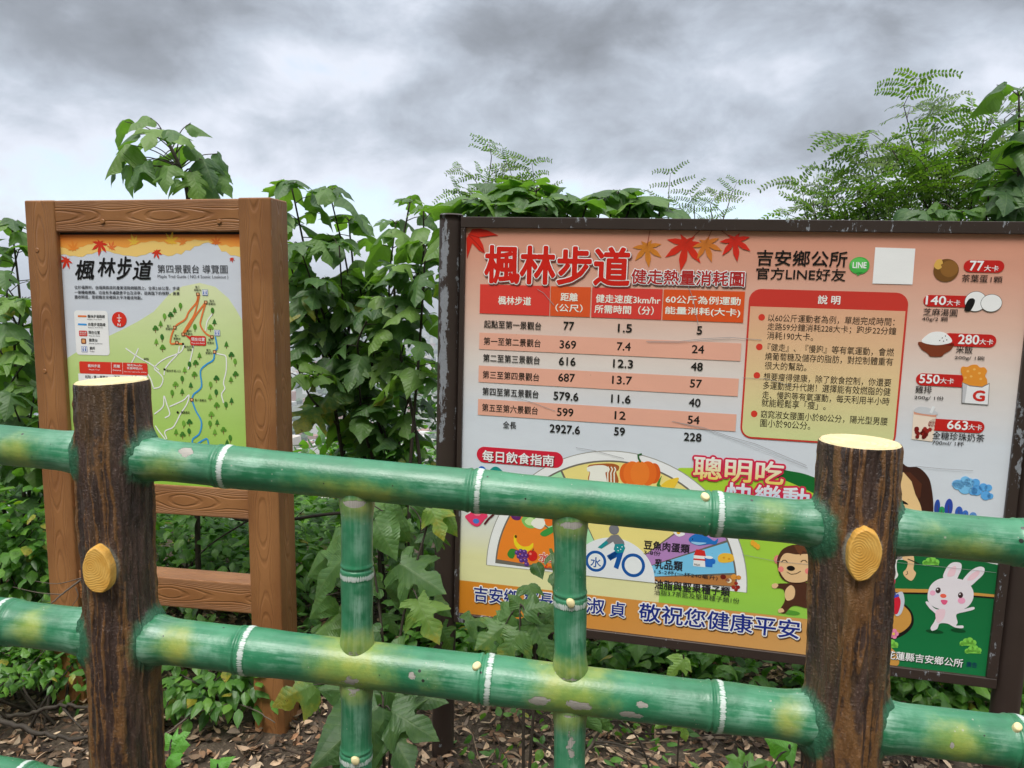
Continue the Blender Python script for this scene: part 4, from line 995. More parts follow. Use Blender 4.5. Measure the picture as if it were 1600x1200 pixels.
# fruit
p.text('水果類', 842.5, 877, 888, 14.5, (206, 40, 30), .02, [(.05, (250, 240, 225), 0, 0)], 10); p.text('2-4份', 849, 887.5, 886, 9, (206, 40, 30), .02, None, 10)
p.smooth([(803, 838), (806, 836), (808, 846), (816, 853), (826, 853), (833, 848), (832, 856), (822, 862), (811, 859), (804, 850)], (246, 208, 40), 10)
p.ell(806, 838, 2, 2.4, (90, 70, 20), 11)
for x, y in ((808, 863), (814, 861), (820, 862), (811, 869), (817, 868), (823, 868), (815, 875), (821, 875), (823, 881)): p.ell(x, y, 3.7, 3.7, (92, 52, 130), 11); p.ell(x-1, y-1, 1.2, 1.2, (160, 120, 196), 12)
p.smooth([(793, 865), (797, 858), (802, 857), (808, 860), (805, 866), (802, 872), (796, 871)], (58, 132, 50), 10)
p.ell(832, 868, 8, 8.4, (204, 34, 34), 11); p.ell(829, 865, 2, 2, (236, 130, 110), 12); p.strip([(832, 861), (834, 857)], 1.4, (80, 60, 30), 12)
# vegetables
p.smooth([(798, 803), (806, 798), (814, 804), (812, 812), (802, 811)], (96, 40, 104), 10)
p.smooth([(815, 812), (822, 804), (833, 803), (840, 808), (842, 818), (834, 825), (822, 823)], (128, 190, 96), 10); p.smooth([(820, 814), (828, 808), (835, 812), (833, 820), (825, 820)], (196, 226, 160), 11)
p.smooth([(830, 817), (838, 809), (848, 810), (852, 818), (846, 826), (836, 824)], (240, 236, 222), 12)
p.smooth([(850, 812), (862, 810), (866, 818), (856, 822)], (232, 112, 40), 10); p.smooth([(844, 834), (852, 827), (866, 822), (866, 830), (852, 838)], (62, 148, 66), 10)
# fish, egg, milk, mug, cheese, nuts
p.smooth([(1052, 831), (1058, 828), (1066, 829), (1070, 835), (1060, 838)], (244, 244, 240), 10); p.ell(1060, 832, 3, 2.4, (240, 180, 40), 11)
p.smooth([(1076, 842), (1084, 835), (1096, 834), (1108, 840), (1116, 845), (1122, 841), (1119, 850), (1108, 850), (1092, 852), (1080, 848)], (34, 112, 190), 11); p.smooth([(1080, 846), (1092, 847), (1104, 848), (1092, 851), (1083, 849)], (150, 200, 232), 12); p.ell(1082, 842, 1, 1, (10, 10, 20), 12)
p.poly([(1084, 867), (1103, 869), (1102, 886), (1083, 884)], (240, 240, 240), 10); p.poly([(1084, 867), (1088, 858), (1101, 860), (1103, 869)], (206, 44, 40), 10); p.poly([(1083.5, 872), (1103, 873.5), (1102.8, 876), (1083.3, 874.5)], (206, 44, 40), 11); p.text('MILK', 1084.5, 883, 1094, 3, (60, 50, 50), .02, None, 11)
p.poly([(1101, 870), (1114, 871), (1113, 886), (1102, 885)], (36, 110, 200), 11); p.ell(1107.5, 870.5, 6.6, 2.3, (228, 238, 246), 12); p.ell(1114.5, 877, 3.4, 4, (36, 110, 200), 10)
p.smooth([(1122, 869), (1130, 864), (1144, 866), (1146, 876), (1132, 879), (1123, 877)], (244, 184, 60), 10); p.ell(1131, 871, 2, 1.6, (214, 150, 40), 11); p.ell(1139, 873, 2, 1.6, (214, 150, 40), 11)
for x, y, r, c in ((1130, 901, 4.5, (110, 32, 26)), (1139, 907, 4.2, (236, 220, 190)), (1137, 906, 3.2, (150, 60, 40)), (1147, 901, 5, (222, 150, 62)), (1154, 902, 4, (214, 140, 52)), (1150, 911, 3, (150, 40, 30)), (1146, 917, 3.4, (160, 44, 34)), (1153, 917, 3.4, (142, 34, 28)), (1150, 921, 3, (150, 40, 30))): p.ell(x, y, r, r*.85, c, 11)
for t_, x0, y0, x1, h, bo in (('豆魚肉蛋類', 1006, 857.5, 1077, 14, .022), ('3-8份', 1006, 865.6, 1032, 7, .004), ('乳品類', 1023, 887.5, 1066, 15, .022), ('1.5-2杯(一杯240毫升)', 1022.5, 896.5, 1121, 7.4, .004), ('油脂與堅果種子類', 1022.5, 919, 1140, 14.5, .02), ('油脂3.7茶匙及堅果種子類1份', 1022, 928.5, 1155, 8.4, .002)):
    p.text(t_, x0, y0, x1, h, (40, 34, 44), bo, None, 13)
# rider in the middle
BL = (16, 84, 160); TE = (22, 140, 148); GY = (120, 120, 126)
for x, y, r in ((931, 876.5, 16.5), (989.5, 883, 18.5)): p.ell(x, y, r, r, BL, 11, 36); p.ell(x, y, r*.74, r*.74, (228, 232, 238), 12, 36)
p.text('水', 922.5, 885, 939, 15.5, BL, .012, None, 13)
p.ell(959.5, 827, 8, 8, GY, 12)
p.poly([(948, 843), (955, 836), (966, 835), (975, 846), (976, 851), (961, 851), (958, 846), (940, 857), (935, 855)], GY, 12); p.poly([(934, 855), (947, 844), (951, 848), (940, 857)], TE, 13)
p.poly([(961, 850), (974, 849), (977, 856), (974, 863), (964, 864), (959, 858)], TE, 13)
p.poly([(964, 861), (974, 863), (966, 889), (959, 886), (964, 870), (956, 874), (950, 872), (952, 867)], BL, 12); p.poly([(948, 868), (966, 858), (968, 862), (954, 876)], BL, 12)
for x, y in ((965, 855), (970, 858), (966, 860), (972, 854)): p.ell(x, y, .9, .9, (235, 240, 240), 14)
# butterfly
p.smooth([(730, 812), (727, 806), (736, 800), (732, 792), (744, 790), (756, 796), (762, 806), (757, 812), (748, 822), (738, 820)], (226, 62, 104), 8); p.ell(744, 814, 5, 4, (70, 120, 200), 9); p.ell(746, 801, 6, 5, (244, 120, 140), 9); p.strip([(757, 819), (764, 810), (772, 803)], 3, (90, 30, 40), 10)
p.build('food_chart', panel)

# slogan and greeting
p = Print(g_, DP)
SL = (206, 38, 76)
p.text('聰明吃', 1083, 747, 1223, 35, (250, 246, 232), .02, [(.085, SL, 0, 0)], 14, col2=(246, 208, 90))
p.text('快樂動', 1133, 790, 1262, 37, (232, 240, 250), .02, [(.085, SL, 0, 0)], 14, col2=(150, 180, 226))
p.build('slogan', panel)
p = Print(g_, DP); NV = (24, 44, 130)
for t_, x0, y0, x1, h in (('吉安鄉', 741, 938.6, 809.5, 24), ('鄉長', 820, 943.8, 863.5, 22), ('淑', 916, 957, 944, 24), ('貞', 953, 962, 976, 23), ('敬祝您健康平安', 998, 969, 1248, 28)):
    p.text(t_, x0, y0, x1, h, NV, .016, [(.075, (90, 60, 40), .04, -.05), (.07, (244, 244, 246), 0, 0)], 8)
p.build('greeting', panel)
p = Print(g_, DP)
p.text('花蓮縣吉安鄉公所', 1384.5, 1028.5, 1503.5, 13, (236, 240, 236), .016, [(.02, (10, 50, 30), .06, -.06)], 8); p.text('廣告', 1509, 1041.5, 1526, 8.5, (16, 50, 92), .006, None, 8)
p.build('office_name', panel)

# cartoons
p = Print(g_, DP); BR = (78, 46, 32); SK = (226, 188, 140)
p.ell(1215, 874, 6, 7, (222, 130, 120), 8); p.ell(1217, 874, 4, 5, (236, 168, 160), 9)
p.smooth([(1214, 880), (1216, 868), (1224, 857), (1240, 851), (1262, 853), (1275, 865), (1277, 885), (1270, 903), (1250, 912), (1230, 909), (1219, 900)], BR, 10)
p.smooth([(1217, 888), (1220, 872), (1228, 864), (1244, 866), (1264, 866), (1272, 878), (1272, 894), (1262, 906), (1246, 910), (1228, 906)], SK, 11)
p.poly([(1240, 852), (1262, 853), (1268, 866), (1254, 860), (1251, 868), (1246, 862)], (104, 62, 38), 12)
for x in (1225.5, 1256): p.strip([(x-5, 878), (x-2, 875), (x+2, 875), (x+5, 878.5)], 1.3, (40, 25, 20), 13)
p.ell(1235.5, 887.5, 6.5, 4, (22, 18, 18), 13); p.strip([(1229, 893), (1236, 897), (1244, 896), (1251, 892)], 1.1, (60, 40, 30), 13); p.ell(1220, 889, 4.5, 4.5, (232, 130, 124), 12); p.ell(1262, 892, 4.5, 4.5, (232, 130, 124), 12)
p.smooth([(1214, 912), (1232, 911), (1256, 910), (1268, 913), (1274, 930), (1268, 950), (1240, 946), (1226, 958), (1218, 954), (1226, 938), (1224, 921), (1212, 918)], BR, 10)
p.smooth([(1228, 920), (1236, 914), (1242, 921), (1240, 934), (1230, 938), (1226, 930)], SK, 11); p.smooth([(1206, 913), (1212, 911), (1216, 914), (1212, 919), (1207, 918)], SK, 11); p.smooth([(1216, 952), (1222, 950), (1225, 955), (1217, 957)], SK, 11)
p.ell(1236, 957, 14, 3.6, (84, 150, 50), 7)
p.build('monkey_picture', panel)
p = Print(g_, DP); WH = (226, 220, 226)
p.smooth([(1474, 903), (1477, 890), (1484, 881), (1492, 878), (1501, 880), (1502, 888), (1498, 898), (1492, 906)], WH, 9); p.smooth([(1480, 900), (1483, 890), (1491, 884), (1494, 888), (1490, 899)], (232, 196, 206), 10)
p.smooth([(1504, 908), (1510, 898), (1520, 889), (1531, 885), (1538, 888), (1536, 897), (1527, 906), (1514, 916)], WH, 9); p.smooth([(1511, 906), (1517, 897), (1528, 891), (1530, 896), (1521, 905)], (232, 196, 206), 10)
p.smooth([(1449, 930), (1454, 914), (1468, 904), (1490, 903), (1509, 908), (1520, 922), (1519, 938), (1508, 950), (1488, 955), (1464, 950), (1452, 942)], WH, 11)
p.smooth([(1446, 941), (1450, 940), (1460, 950), (1470, 952), (1500, 952), (1520, 948), (1521, 952), (1506, 956), (1494, 960), (1496, 972), (1494, 977), (1504, 977), (1504, 981), (1492, 980), (1480, 974), (1468, 974), (1464, 982), (1456, 985), (1454, 980), (1460, 970), (1462, 960), (1452, 950)], WH, 10)
p.smooth([(1462, 954), (1476, 952), (1474, 966), (1464, 972)], (232, 200, 210), 12)
p.ell(1465.5, 922, 4, 4.6, (60, 36, 40), 12); p.ell(1500.5, 929.5, 4, 4.6, (60, 36, 40), 12); p.ell(1464.5, 920.5, 1.2, 1.2, (240, 240, 240), 13); p.ell(1499.5, 928, 1.2, 1.2, (240, 240, 240), 13)
p.ell(1473.5, 930.5, 5, 3.2, (232, 100, 80), 13); p.smooth([(1470, 937), (1480, 938), (1477, 944), (1472, 943)], (222, 90, 130), 13); p.ell(1457, 926, 4.5, 4, (240, 170, 196), 12); p.ell(1502, 938, 6, 5, (244, 160, 190), 12)
p.ell(1460, 986.5, 14, 3, (10, 70, 36), 7); p.ell(1497, 985, 12, 3, (10, 70, 36), 7)
p.build('rabbit_picture', panel)
p = Print(g_, DP)
p.smooth([(1290, 760), (1330, 735), (1370, 728), (1395, 716), (1408, 722), (1418, 729), (1434, 730), (1448, 742), (1455, 760), (1458, 800), (1450, 860), (1330, 870)], (60, 32, 24), 9)
p.smooth([(1330, 800), (1360, 752), (1395, 742), (1412, 738), (1424, 750), (1432, 775), (1440, 800), (1436, 850), (1340, 860)], (232, 196, 140), 10)
p.poly([(1412, 738), (1422, 738), (1440, 756), (1438, 776), (1434, 780), (1430, 772), (1424, 752)], (84, 44, 28), 11)
p.smooth([(1396, 782), (1404, 780), (1413, 783), (1419, 788), (1410, 787), (1398, 786)], (36, 22, 20), 11)
p.smooth([(1380, 866), (1400, 866), (1416, 867), (1412, 874), (1402, 875), (1401, 890), (1403, 899), (1396, 906), (1380, 908)], (226, 226, 222), 9)
p.smooth([(1411, 868), (1426, 867), (1428, 880), (1427, 889), (1431, 896), (1424, 907), (1414, 901), (1411, 894), (1416, 888), (1418, 878), (1411, 874)], SK, 10)
p.strip([(1418, 873), (1428, 877), (1436, 881)], 1.6, (40, 28, 26), 12); p.strip([(1417, 892), (1418, 896), (1415, 898)], 1., (60, 40, 34), 12)
p.smooth([(1380, 906), (1398, 905), (1396, 916), (1390, 926), (1380, 930)], (206, 44, 84), 10); p.smooth([(1380, 926), (1394, 922), (1400, 928), (1394, 936), (1380, 934)], (30, 70, 160), 11)
p.smooth([(1390, 934), (1402, 926), (1410, 925), (1413, 940), (1408, 958), (1400, 962), (1396, 952)], (198, 202, 214), 11); p.smooth([(1392, 934), (1402, 930), (1407, 940), (1403, 957), (1397, 958), (1395, 944)], (206, 34, 54), 12); p.poly([(1394, 932), (1403, 927), (1405, 931), (1395, 935)], (70, 80, 190), 13)
p.build('boy_picture', panel)
p = Print(g_, DP)
for x, y, r in ((1497, 757, 9), (1508, 751, 8), (1514, 754, 8), (1524, 754, 7), (1508, 762, 11), (1494, 756, 7), (1526, 766, 9), (1536, 761, 7), (1544, 762, 6), (1540, 774, 8), (1547, 775, 5), (1520, 767, 7)): p.ell(x, y, r, r*.88, (120, 188, 232) if x < 1515 else (92, 166, 226), 8)
p.build('cloud_picture', panel)
p = Print(g_, DP)
for x, y, r, h, c in ((1464, 792, 4.5, 12, (38, 74, 160)), (1482, 793, 6.5, 14, (44, 70, 160)), (1471, 798, 5, 7, (40, 150, 90)), (1498, 800, 6, 9, (50, 90, 176)), (1508, 803, 5, 6, (60, 110, 190)), (1520, 806, 6, 6, (90, 140, 200))): p.ell(x, y, r, h, c, 8); p.strip([(x, y+h*.6), (x, y-h*.3)], .8, (90, 60, 50), 9)
p.build('bush_picture', panel)
p = Print(g_, DP)
for x, y in ((1454, 877), (1512, 1003), (1520, 1015), (1390, 1006)):
    for k, (dx, dy, r) in enumerate(((-9, 2, 4), (-3, -1, 5), (3, -2, 5.5), (9, 1, 4.5))): p.ell(x+dx, y+dy, r, r, (128, 204, 80), 8)
    p.poly([(x-13, y+5), (x+13, y+6), (x+10, y+1), (x-10, y)], (128, 204, 80), 8)
p.build('grass_tuft_picture', panel)
p = Print(g_, DP)
for k in range(5): q = k*1.257; p.ell(1396+4.5*math.cos(q), 990+4.5*math.sin(q), 3.6, 3.6, (238, 138, 176), 8)
p.ell(1396, 990, 2.2, 2.2, (246, 200, 90), 9); p.ell(1387, 994, 3.6, 3.6, (244, 208, 90), 8)
p.build('flower_picture', panel)
p = Print(g_, DP)
for k in range(3): p.ell(1176+k*4, 848+k*3, 3.4, 4.4, (240, 170, 50), 8+k)
p.build('butterfly_picture', panel)

# ---- the upright trail map board in a cast wood frame
MAP = Board('trail_map_sign', (-1.76269728, 2.80591478, 1.71873545), (.98548821, -.16932036, .01198329), (-.01142121, .00429323, .99992556), .475, -1.93)
m_ = MAP
tag(m_.root, 'tall brown wood grain framed trail map with orange maple leaf heading', 'sign')
WD = m_.uv(422, 500)[0]; WD = .948; PW = .121; TH = .125
VB = -2.0
def grainM(name, u0, v0, u1, v1, d0, d1, axis, seed, wear=None):
    return grain_obj(name, m_.L(u0, v0, d0), m_.L(u1, v1, d1), axis, m_.root, seed, wear, M_WOOD, .006)
iL, iR = PW+.002, m_.uv(373, 366)[0]
zt = m_.L(0, 0, 0)[2]
grainM('post', 0, VB, PW, 0, 0, TH, 2, .13)
grainM('post', iR, VB, WD, .002, 0, TH, 2, .47, lambda co: (.42 if (co[2] > zt-.9) else .05) if co[0] > m_.L(WD-.003, 0)[0] and co[1] < TH*.8 else 0.)
vt1 = m_.uv(230, 362)[1]
grainM('top_beam', PW-.003, vt1, iR+.003, -.001, .003, TH-.003, 0, .71)
vm0, vm1 = m_.uv(250, 757, .014)[1], m_.uv(250, 803, .014)[1]
grainM('middle_beam', PW-.003, vm1, iR+.003, vm0, .014, TH-.012, 0, .29)
vl0, vl1 = m_.uv(250, 901.5, .012)[1], m_.uv(250, 947, .012)[1]
grainM('lower_beam', PW-.003, vl1, iR+.003, vl0, .012, TH-.012, 0, .86)
for px, py in ((160, 346), (342, 346), (58, 391), (70, 580)):
    uu, vv = m_.uv(px, py); mb = MB(); nn = 16; V = []
    for rr, d in ((.0085, .002), (.0085, -.001), (.007, -.0022)):
        V += [m_.L(uu+rr*math.cos(6.2832*k/nn), vv+rr*math.sin(6.2832*k/nn), d) for k in range(nn)]
    mb.add(V, [(i*nn+k, i*nn+(k+1) % nn, (i+1)*nn+(k+1) % nn, (i+1)*nn+k) for i in range(2) for k in range(nn)]+[tuple(2*nn+k for k in range(nn))], None, (.5, 0, 0, 1)); mb.build('plug', M_WOOD, m_.root)
DM = .020
def Lm(u, v, d): return m_.L(u, v, d)
p = Print(m_, DM, 1.0)
a0, a1 = PW-.002, iR+.002
p.mb.add([Lm(a0, vt1+.01, DM+.002), Lm(a1, vt1+.01, DM+.002), Lm(a1, vm0-.006, DM+.002), Lm(a0, vm0-.006, DM+.002)], [(0, 1, 2, 3)], None, rgb((40, 30, 24)))
b0, b1 = m_.uv(95, 420, DM)[0], m_.uv(375, 420, DM)[0]+.004; tv = m_.uv(230, 366.5, DM)[1]; bv = vm0-.004
p.vgrad(b0, b1, [(tv, (214, 220, 232)), (tv-.35, (214, 220, 230)), (bv, (222, 228, 214))], 0)
def mp(pts): return [(x*.3, 280+y*.3) for x, y in pts]
# green land
land = mp([(352, 930), (400, 900), (480, 862), (570, 815), (640, 782), (720, 740), (800, 690), (880, 600), (950, 558), (1040, 540), (1120, 560), (1190, 620), (1230, 680), (1268, 740)])
q_ = [m_.uv(x, y, DM) for x, y in land]; V = []; C = []
vtop_, vbot_ = max(q[1] for q in q_), bv
def lc(v): t_ = (vtop_-v)/(vtop_-vbot_); c = np.array((226, 234, 188))*(1-t_)+np.array((150, 200, 72))*t_; return c
q_ = [(b0, q_[0][1]-.02)]+[(q[0], q[1]) for q in q_[:-1]]+[(b1, q_[-1][1])]
for i, (u, v) in enumerate(q_):
    for k in range(9): vv = v+(bv-v)*k/8; V.append(Lm(u, vv, DM-EPS)); C.append(rgb(tuple(lc(vv))))
n = len(q_); p.mb.add(V, [(i*9+k, i*9+k+1, (i+1)*9+k+1, (i+1)*9+k) for i in range(n-1) for k in range(8)], None, np.array(C))
# torn orange heading
top1 = [(b0, m_.uv(95, 398, DM)[1])]; R2 = random.Random(3)
for k in range(1, 40): x = 95+279*k/40; y = (398, 400, 401, 398, 393, 392, 396, 399, 401, 398, 394, 397, 400, 397, 391, 384, 379, 381, 392, 400, 402)[int(k/2)]; top1.append(tuple(m_.uv(x, y+R2.uniform(-1.2, 1.2), DM)))
top1.append((b1, m_.uv(374, 402, DM)[1]))
p.poly_uv([(b0, tv)]+top1+[(b1, tv)], (246, 206, 122), 2)
top2 = [(b0, m_.uv(95, 386, DM)[1])]
for k in range(1, 40): x = 95+279*k/40; y = (388, 390, 386, 382, 378, 380, 384, 386, 383, 378, 376, 378, 381, 379, 376, 375, 376, 380, 383, 386, 388)[int(k/2)]; top2.append(tuple(m_.uv(x, y+R2.uniform(-1, 1), DM)))
top2.append((b1, m_.uv(374, 386, DM)[1]))
p.poly_uv([(b0, tv)]+top2+[(b1, tv)], lambda q: (228, 110, 40) if q[1] > tv-.004 else (240, 160, 70), 3)
for x, y, r, rot, c in ((385, 362, 42, 10, (236, 140, 52)), (580, 358, 34, -25, (232, 120, 60)), (700, 330, 40, 20, (244, 196, 70)), (890, 325, 48, -15, (244, 190, 62)), (955, 330, 36, 30, (236, 140, 60)), (1128, 332, 38, 5, (228, 118, 50))): maple(p, x*.3, 280+y*.3, r*.3, rot, c, 5, None, .95)
for x, y, r, rot in ((522, 335, 56, 170), (348, 420, 46, 150), (815, 378, 36, 200), (1208, 413, 19, 190)): maple(p, x*.3, 280+y*.3, r*.3, rot, (216, 56, 34), 7, None, .95)
mpanel = p.build('panel', m_.root)
p = Print(m_, DM)
for i, ch in enumerate('楓林步道'):
    x0 = (395, 512, 610, 692)[i]; x1 = (497, 606, 690, 800)[i]; yb = (522, 505, 522, 522)[i]; h = (100, 95, 118, 100)[i]
    p.text(ch, x0*.3, 280+yb*.3, x1*.3, h*.3, (18, 16, 18), .018, None, 8, None, .22)
p.text('第四景觀台 導覽圖', 246.6, 426.5, 356, 13, (30, 30, 40), .0, None, 8); p.text('Maple Trail Guide ( NO.4 Scenic Lookout )', 246.8, 435.5, 357, 6.2, (50, 50, 60), 0, None, 8)
p.build('heading', mpanel)
p = Print(m_, DM)
for t_, x1, y in (('位於福興村，由福興路底的產業道路蜿蜒而上，全長2.85公里，步道', 937, 572), ('一側種植楓樹，沿途有多處觀景平台及涼亭，居高臨下的視野，美景', 937, 598), ('盡收眼底，是俯瞰吉安鄉與太平洋最佳地點。', 742, 622)): p.text(t_, 117, 280+y*.3, x1*.3, 5.6, (44, 44, 52), .01, None, 8)
p.build('introduction_text', mpanel)
def tx(pr, t_, x0, y0, x1, h, c=(40, 40, 44), b=.004): pr.text(t_, x0*.3, 280+y0*.3, x1*.3, h*.3, c, b, None, 10)
def rc(pr, x0, y0, x1, h, c, lay, r=0): pr.rect(x0*.3, 280+y0*.3, x1*.3, h*.3, c, lay, r)
def toilet(pr, x, y, s=15):
    rc(pr, x-s, y-s, x+s, 2*s, (40, 90, 180), 9); rc(pr, x-s+2, y-s+2, x+s-2, 2*s-4, (232, 238, 246), 10)
    for dx in (-6, 6): pr.ell((x+dx)*.3, 280+(y-7)*.3, .9, .9, (40, 90, 180), 11, 10); rc(pr, x+dx-3, y-3, x+dx+3, 13, (40, 90, 180), 11)
p = Print(m_, DM)
rc(p, 393, 683, 567, 230, (236, 238, 246), 6, .012)
p.strip(mp([(407, 713), (452, 714)]), 2.4, (226, 122, 62), 9); p.strip(mp([(408, 755), (453, 757)]), 2.4, (58, 150, 222), 9)
rc(p, 413, 788, 456, 29, (206, 48, 38), 9, .004); tx(p, '現在位置', 417, 803, 452, 10, (250, 240, 236)); tx(p, 'You are here', 417, 812, 452, 6, (250, 240, 236))
rc(p, 424, 829, 450, 28, (120, 62, 34), 9, .004); rc(p, 429, 834, 445, 18, (222, 158, 100), 10, .003)
toilet(p, 441, 885)
for t_, x0, y0, x1, e, ex in (('楓林步道路線', 458, 722, 548, 'Maple Trail Path', 532), ('白雲步道路線', 462, 764, 551, 'Baiyun Trail Path', 538), ('現在位置', 463, 806, 522, 'You are here', 522), ('觀景台', 466, 846, 510, 'Scenic Lookout', 536), ('廁所', 469, 888, 497, 'Toilet', 494)):
    tx(p, t_, x0, y0, x1, 17, (40, 40, 44), .012); tx(p, e, x0, y0+12, ex, 7, (60, 60, 66), 0)
p.ell(186.6, 499.2, 11.5, 12, (210, 50, 36), 8); p.strip(mp([(621, 704), (622, 742)]), .9, (250, 240, 236), 9); p.poly(mp([(614, 735), (630, 735), (622, 746)]), (250, 240, 236), 9); p.strip(mp([(610, 722), (634, 722)]), .9, (250, 240, 236), 9); tx(p, 'N', 615, 765, 630, 14, (250, 240, 236), .02)
p.build('legend', mpanel)
p = Print(m_, DM)
rc(p, 415, 948, 770, 63, (212, 56, 40), 8, .006)
for x in (581, 640): p.strip(mp([(x, 952), (x+1, 1012)]), .5, (244, 220, 214), 9)
tx(p, '楓林步道', 460, 979, 524, 16, (250, 240, 236), .012); tx(p, 'Maple Trail', 466, 996, 520, 8, (250, 240, 236), 0); tx(p, '距離', 594, 981, 627, 16, (250, 240, 236), .012); tx(p, 'Distance', 590, 998, 633, 8, (250, 240, 236), 0)
tx(p, '健走3km/hr', 664, 974, 744, 13, (250, 240, 236), .01); tx(p, '所需時間(分)', 664, 992, 744, 14, (250, 240, 236), .01); tx(p, 'The time required for walking', 648, 1006, 764, 7, (250, 240, 236), 0)
ro = ('起點 › 第一景觀台', '第一 › 第二景觀台', '第二 › 第三景觀台', '第三 › 第四景觀台', '第四 › 第五景觀台', '第五 › 第六景觀台')
rc(p, 416, 1012, 772, 250, (240, 242, 240), 8)
for i, t_ in enumerate(ro):
    y = 1034+i*40
    if i % 2: rc(p, 416, y-22, 772, 40, (246, 222, 206), 9)
    tx(p, t_, 446, y+2, 566, 16); tx(p, ('77', '369', '616', '687', '579.6', '599')[i], 596, y+2, 626, 13); tx(p, ('1.5', '7.4', '12.3', '13.7', '11.6', '12')[i], 690, y+2, 716, 13)
p.build('distance_table', mpanel)
p = Print(m_, DM); WR = (240, 242, 236)
def road(pts, w_, c, lay): p.strip([tuple(q)[:2] for q in curve_pts([(x*.3, 280+y*.3, 0) for x, y in pts], 5)], w_, c, lay)
C2 = lambda pts: [(x, y+933.33) for x, y in pts]           # second detail, 280 px lower
for r in ([(655, 880), (720, 925), (790, 965), (830, 995)], [(722, 880), (700, 930), (670, 985)], [(960, 862), (940, 900), (870, 930), (830, 955), (805, 985), (830, 1010), (850, 1040), (835, 1080), (800, 1090)], [(935, 870), (925, 910), (880, 960), (860, 990), (855, 1020)], [(1010, 862), (1002, 900), (990, 950), (980, 990)],
          [(1108, 700), (1080, 740), (1072, 790)], [(1118, 905), (1150, 912), (1175, 920), (1180, 950), (1178, 1000), (1165, 1060), (1172, 1090), (1155, 1120), (1165, 1165)], [(760, 1000), (785, 1040), (800, 1085)],
          C2([(805, 290), (850, 250), (855, 195), (870, 240), (885, 290), (860, 310)]), C2([(885, 250), (920, 235), (960, 215), (985, 190), (975, 235), (940, 290), (920, 330), (900, 360), (860, 380), (870, 420)]), C2([(810, 350), (830, 380), (860, 420), (870, 450)])): road(r, 1.7, WR, 6)
for r in ([(1032, 600), (1025, 640), (985, 690), (965, 730), (912, 770), (888, 850), (920, 855), (955, 858)], [(1040, 600), (1015, 700), (985, 750), (955, 800)], [(1072, 640), (1020, 710), (985, 770), (955, 808)], [(1072, 645), (1050, 720), (1045, 760), (1070, 800), (1105, 822)]): road(r, 2.5, (224, 120, 62), 8)
for r in ([(1122, 820), (1128, 850), (1132, 880), (1118, 900), (1112, 940), (1075, 965), (1045, 1000), (1050, 1080), (1010, 1120), (1000, 1148)], C2([(1000, 215), (1020, 270), (1050, 330), (1040, 390), (1005, 420), (1005, 450)]), C2([(1020, 450), (1060, 425), (1080, 420), (1088, 450)])): road(r, 2.3, (56, 150, 214), 8)
for x, y in ((1032, 599), (1073, 641), (911, 772), (955, 808), (923, 851), (1105, 821), (1119, 899), (1000, 1148), (1012, 1380)): rc(p, x-9, y-9, x+9, 18, (110, 60, 36), 10); rc(p, x-5, y-5, x+5, 10, (232, 170, 120), 11)
toilet(p, 1069, 590); toilet(p, 1132, 800)
p.poly(mp([(960, 808), (1000, 822), (990, 836)]), (206, 48, 38), 9); rc(p, 992, 815, 1074, 50, (206, 48, 38), 9, .006); tx(p, '現在位置', 998, 842, 1068, 18, (252, 244, 240), .012); tx(p, 'You are here', 998, 857, 1068, 9, (252, 244, 240), 0)
for t_, x0, y0, x1 in (('第三', 1018, 568, 1042), ('景觀台', 1012, 583, 1048), ('第五', 1092, 640, 1118), ('景觀台', 1086, 655, 1124), ('第二', 870, 770, 894), ('景觀台', 864, 785, 902), ('第四', 974, 797, 998), ('景觀台', 968, 812, 1004), ('第一', 910, 820, 934), ('景觀台', 904, 836, 942), ('第六', 1086, 842, 1110), ('景觀台', 1080, 858, 1116), ('第七', 1076, 896, 1100), ('景觀台', 1072, 911, 1108), ('楓林步道', 960, 878, 1010), ('起點', 976, 893, 1000), ('楓林步道入口', 868, 1003, 942), ('第八景觀台', 1016, 1156, 1076), ('楓園農莊', 944, 1220, 990), ('福興路', 750, 942, 776)): tx(p, t_, x0, y0, x1, 13, (30, 30, 30), .006)
for x, y in ((955, 857), (858, 990), (927, 1214)): p.ell(x*.3, 280+y*.3, 1.8, 1.8, (22, 22, 22), 10, 12)
GR = [(92, 146, 48), (70, 126, 44), (54, 112, 44), (112, 164, 60)]
trees = [(941, 665), (911, 685), (890, 710), (858, 720), (838, 755), (811, 780), (845, 828), (815, 848), (848, 880), (1108, 690), (1118, 745), (1097, 775), (1016, 775), (1180, 862), (1206, 918), (1225, 955), (1040, 920), (1020, 960), (988, 970), (963, 995), (1014, 1020), (950, 1045), (995, 1075), (915, 1072), (898, 1118), (950, 1108), (1128, 1040), (1098, 1075), (1204, 1045), (1228, 1018), (1127, 1115), (1095, 1135), (1130, 1180), (1178, 1180), (1207, 1155)]
trees += [(x, y+933) for x, y in ((1102, 295), (1095, 345), (1132, 335), (988, 335), (958, 345), (918, 385), (952, 400), (986, 385), (1120, 385), (1165, 375), (1200, 420), (1184, 440))]
for i, (x, y) in enumerate(trees):
    c = GR[i % 4]; k = i % 3; X0, Y0 = x*.3, 280+y*.3
    p.strip([(X0, Y0+6), (X0, Y0-1)], .9, (120, 84, 50), 8)
    if k == 0: p.ell(X0, Y0-2, 2.8, 4.6, c, 9, 14)
    elif k == 1: p.poly([(X0-3.6, Y0+2.6), (X0+3.6, Y0+2.6), (X0+2, Y0-1), (X0+2.6, Y0-1), (X0, Y0-6), (X0-2.6, Y0-1), (X0-2, Y0-1)], c, 9)
    else:
        for dx, dy, r in ((-2.4, 0, 2.3), (2.4, -.4, 2.4), (0, -3, 2.8)): p.ell(X0+dx, Y0+dy, r, r, c, 9, 12)
p.build('trail_map', mpanel)

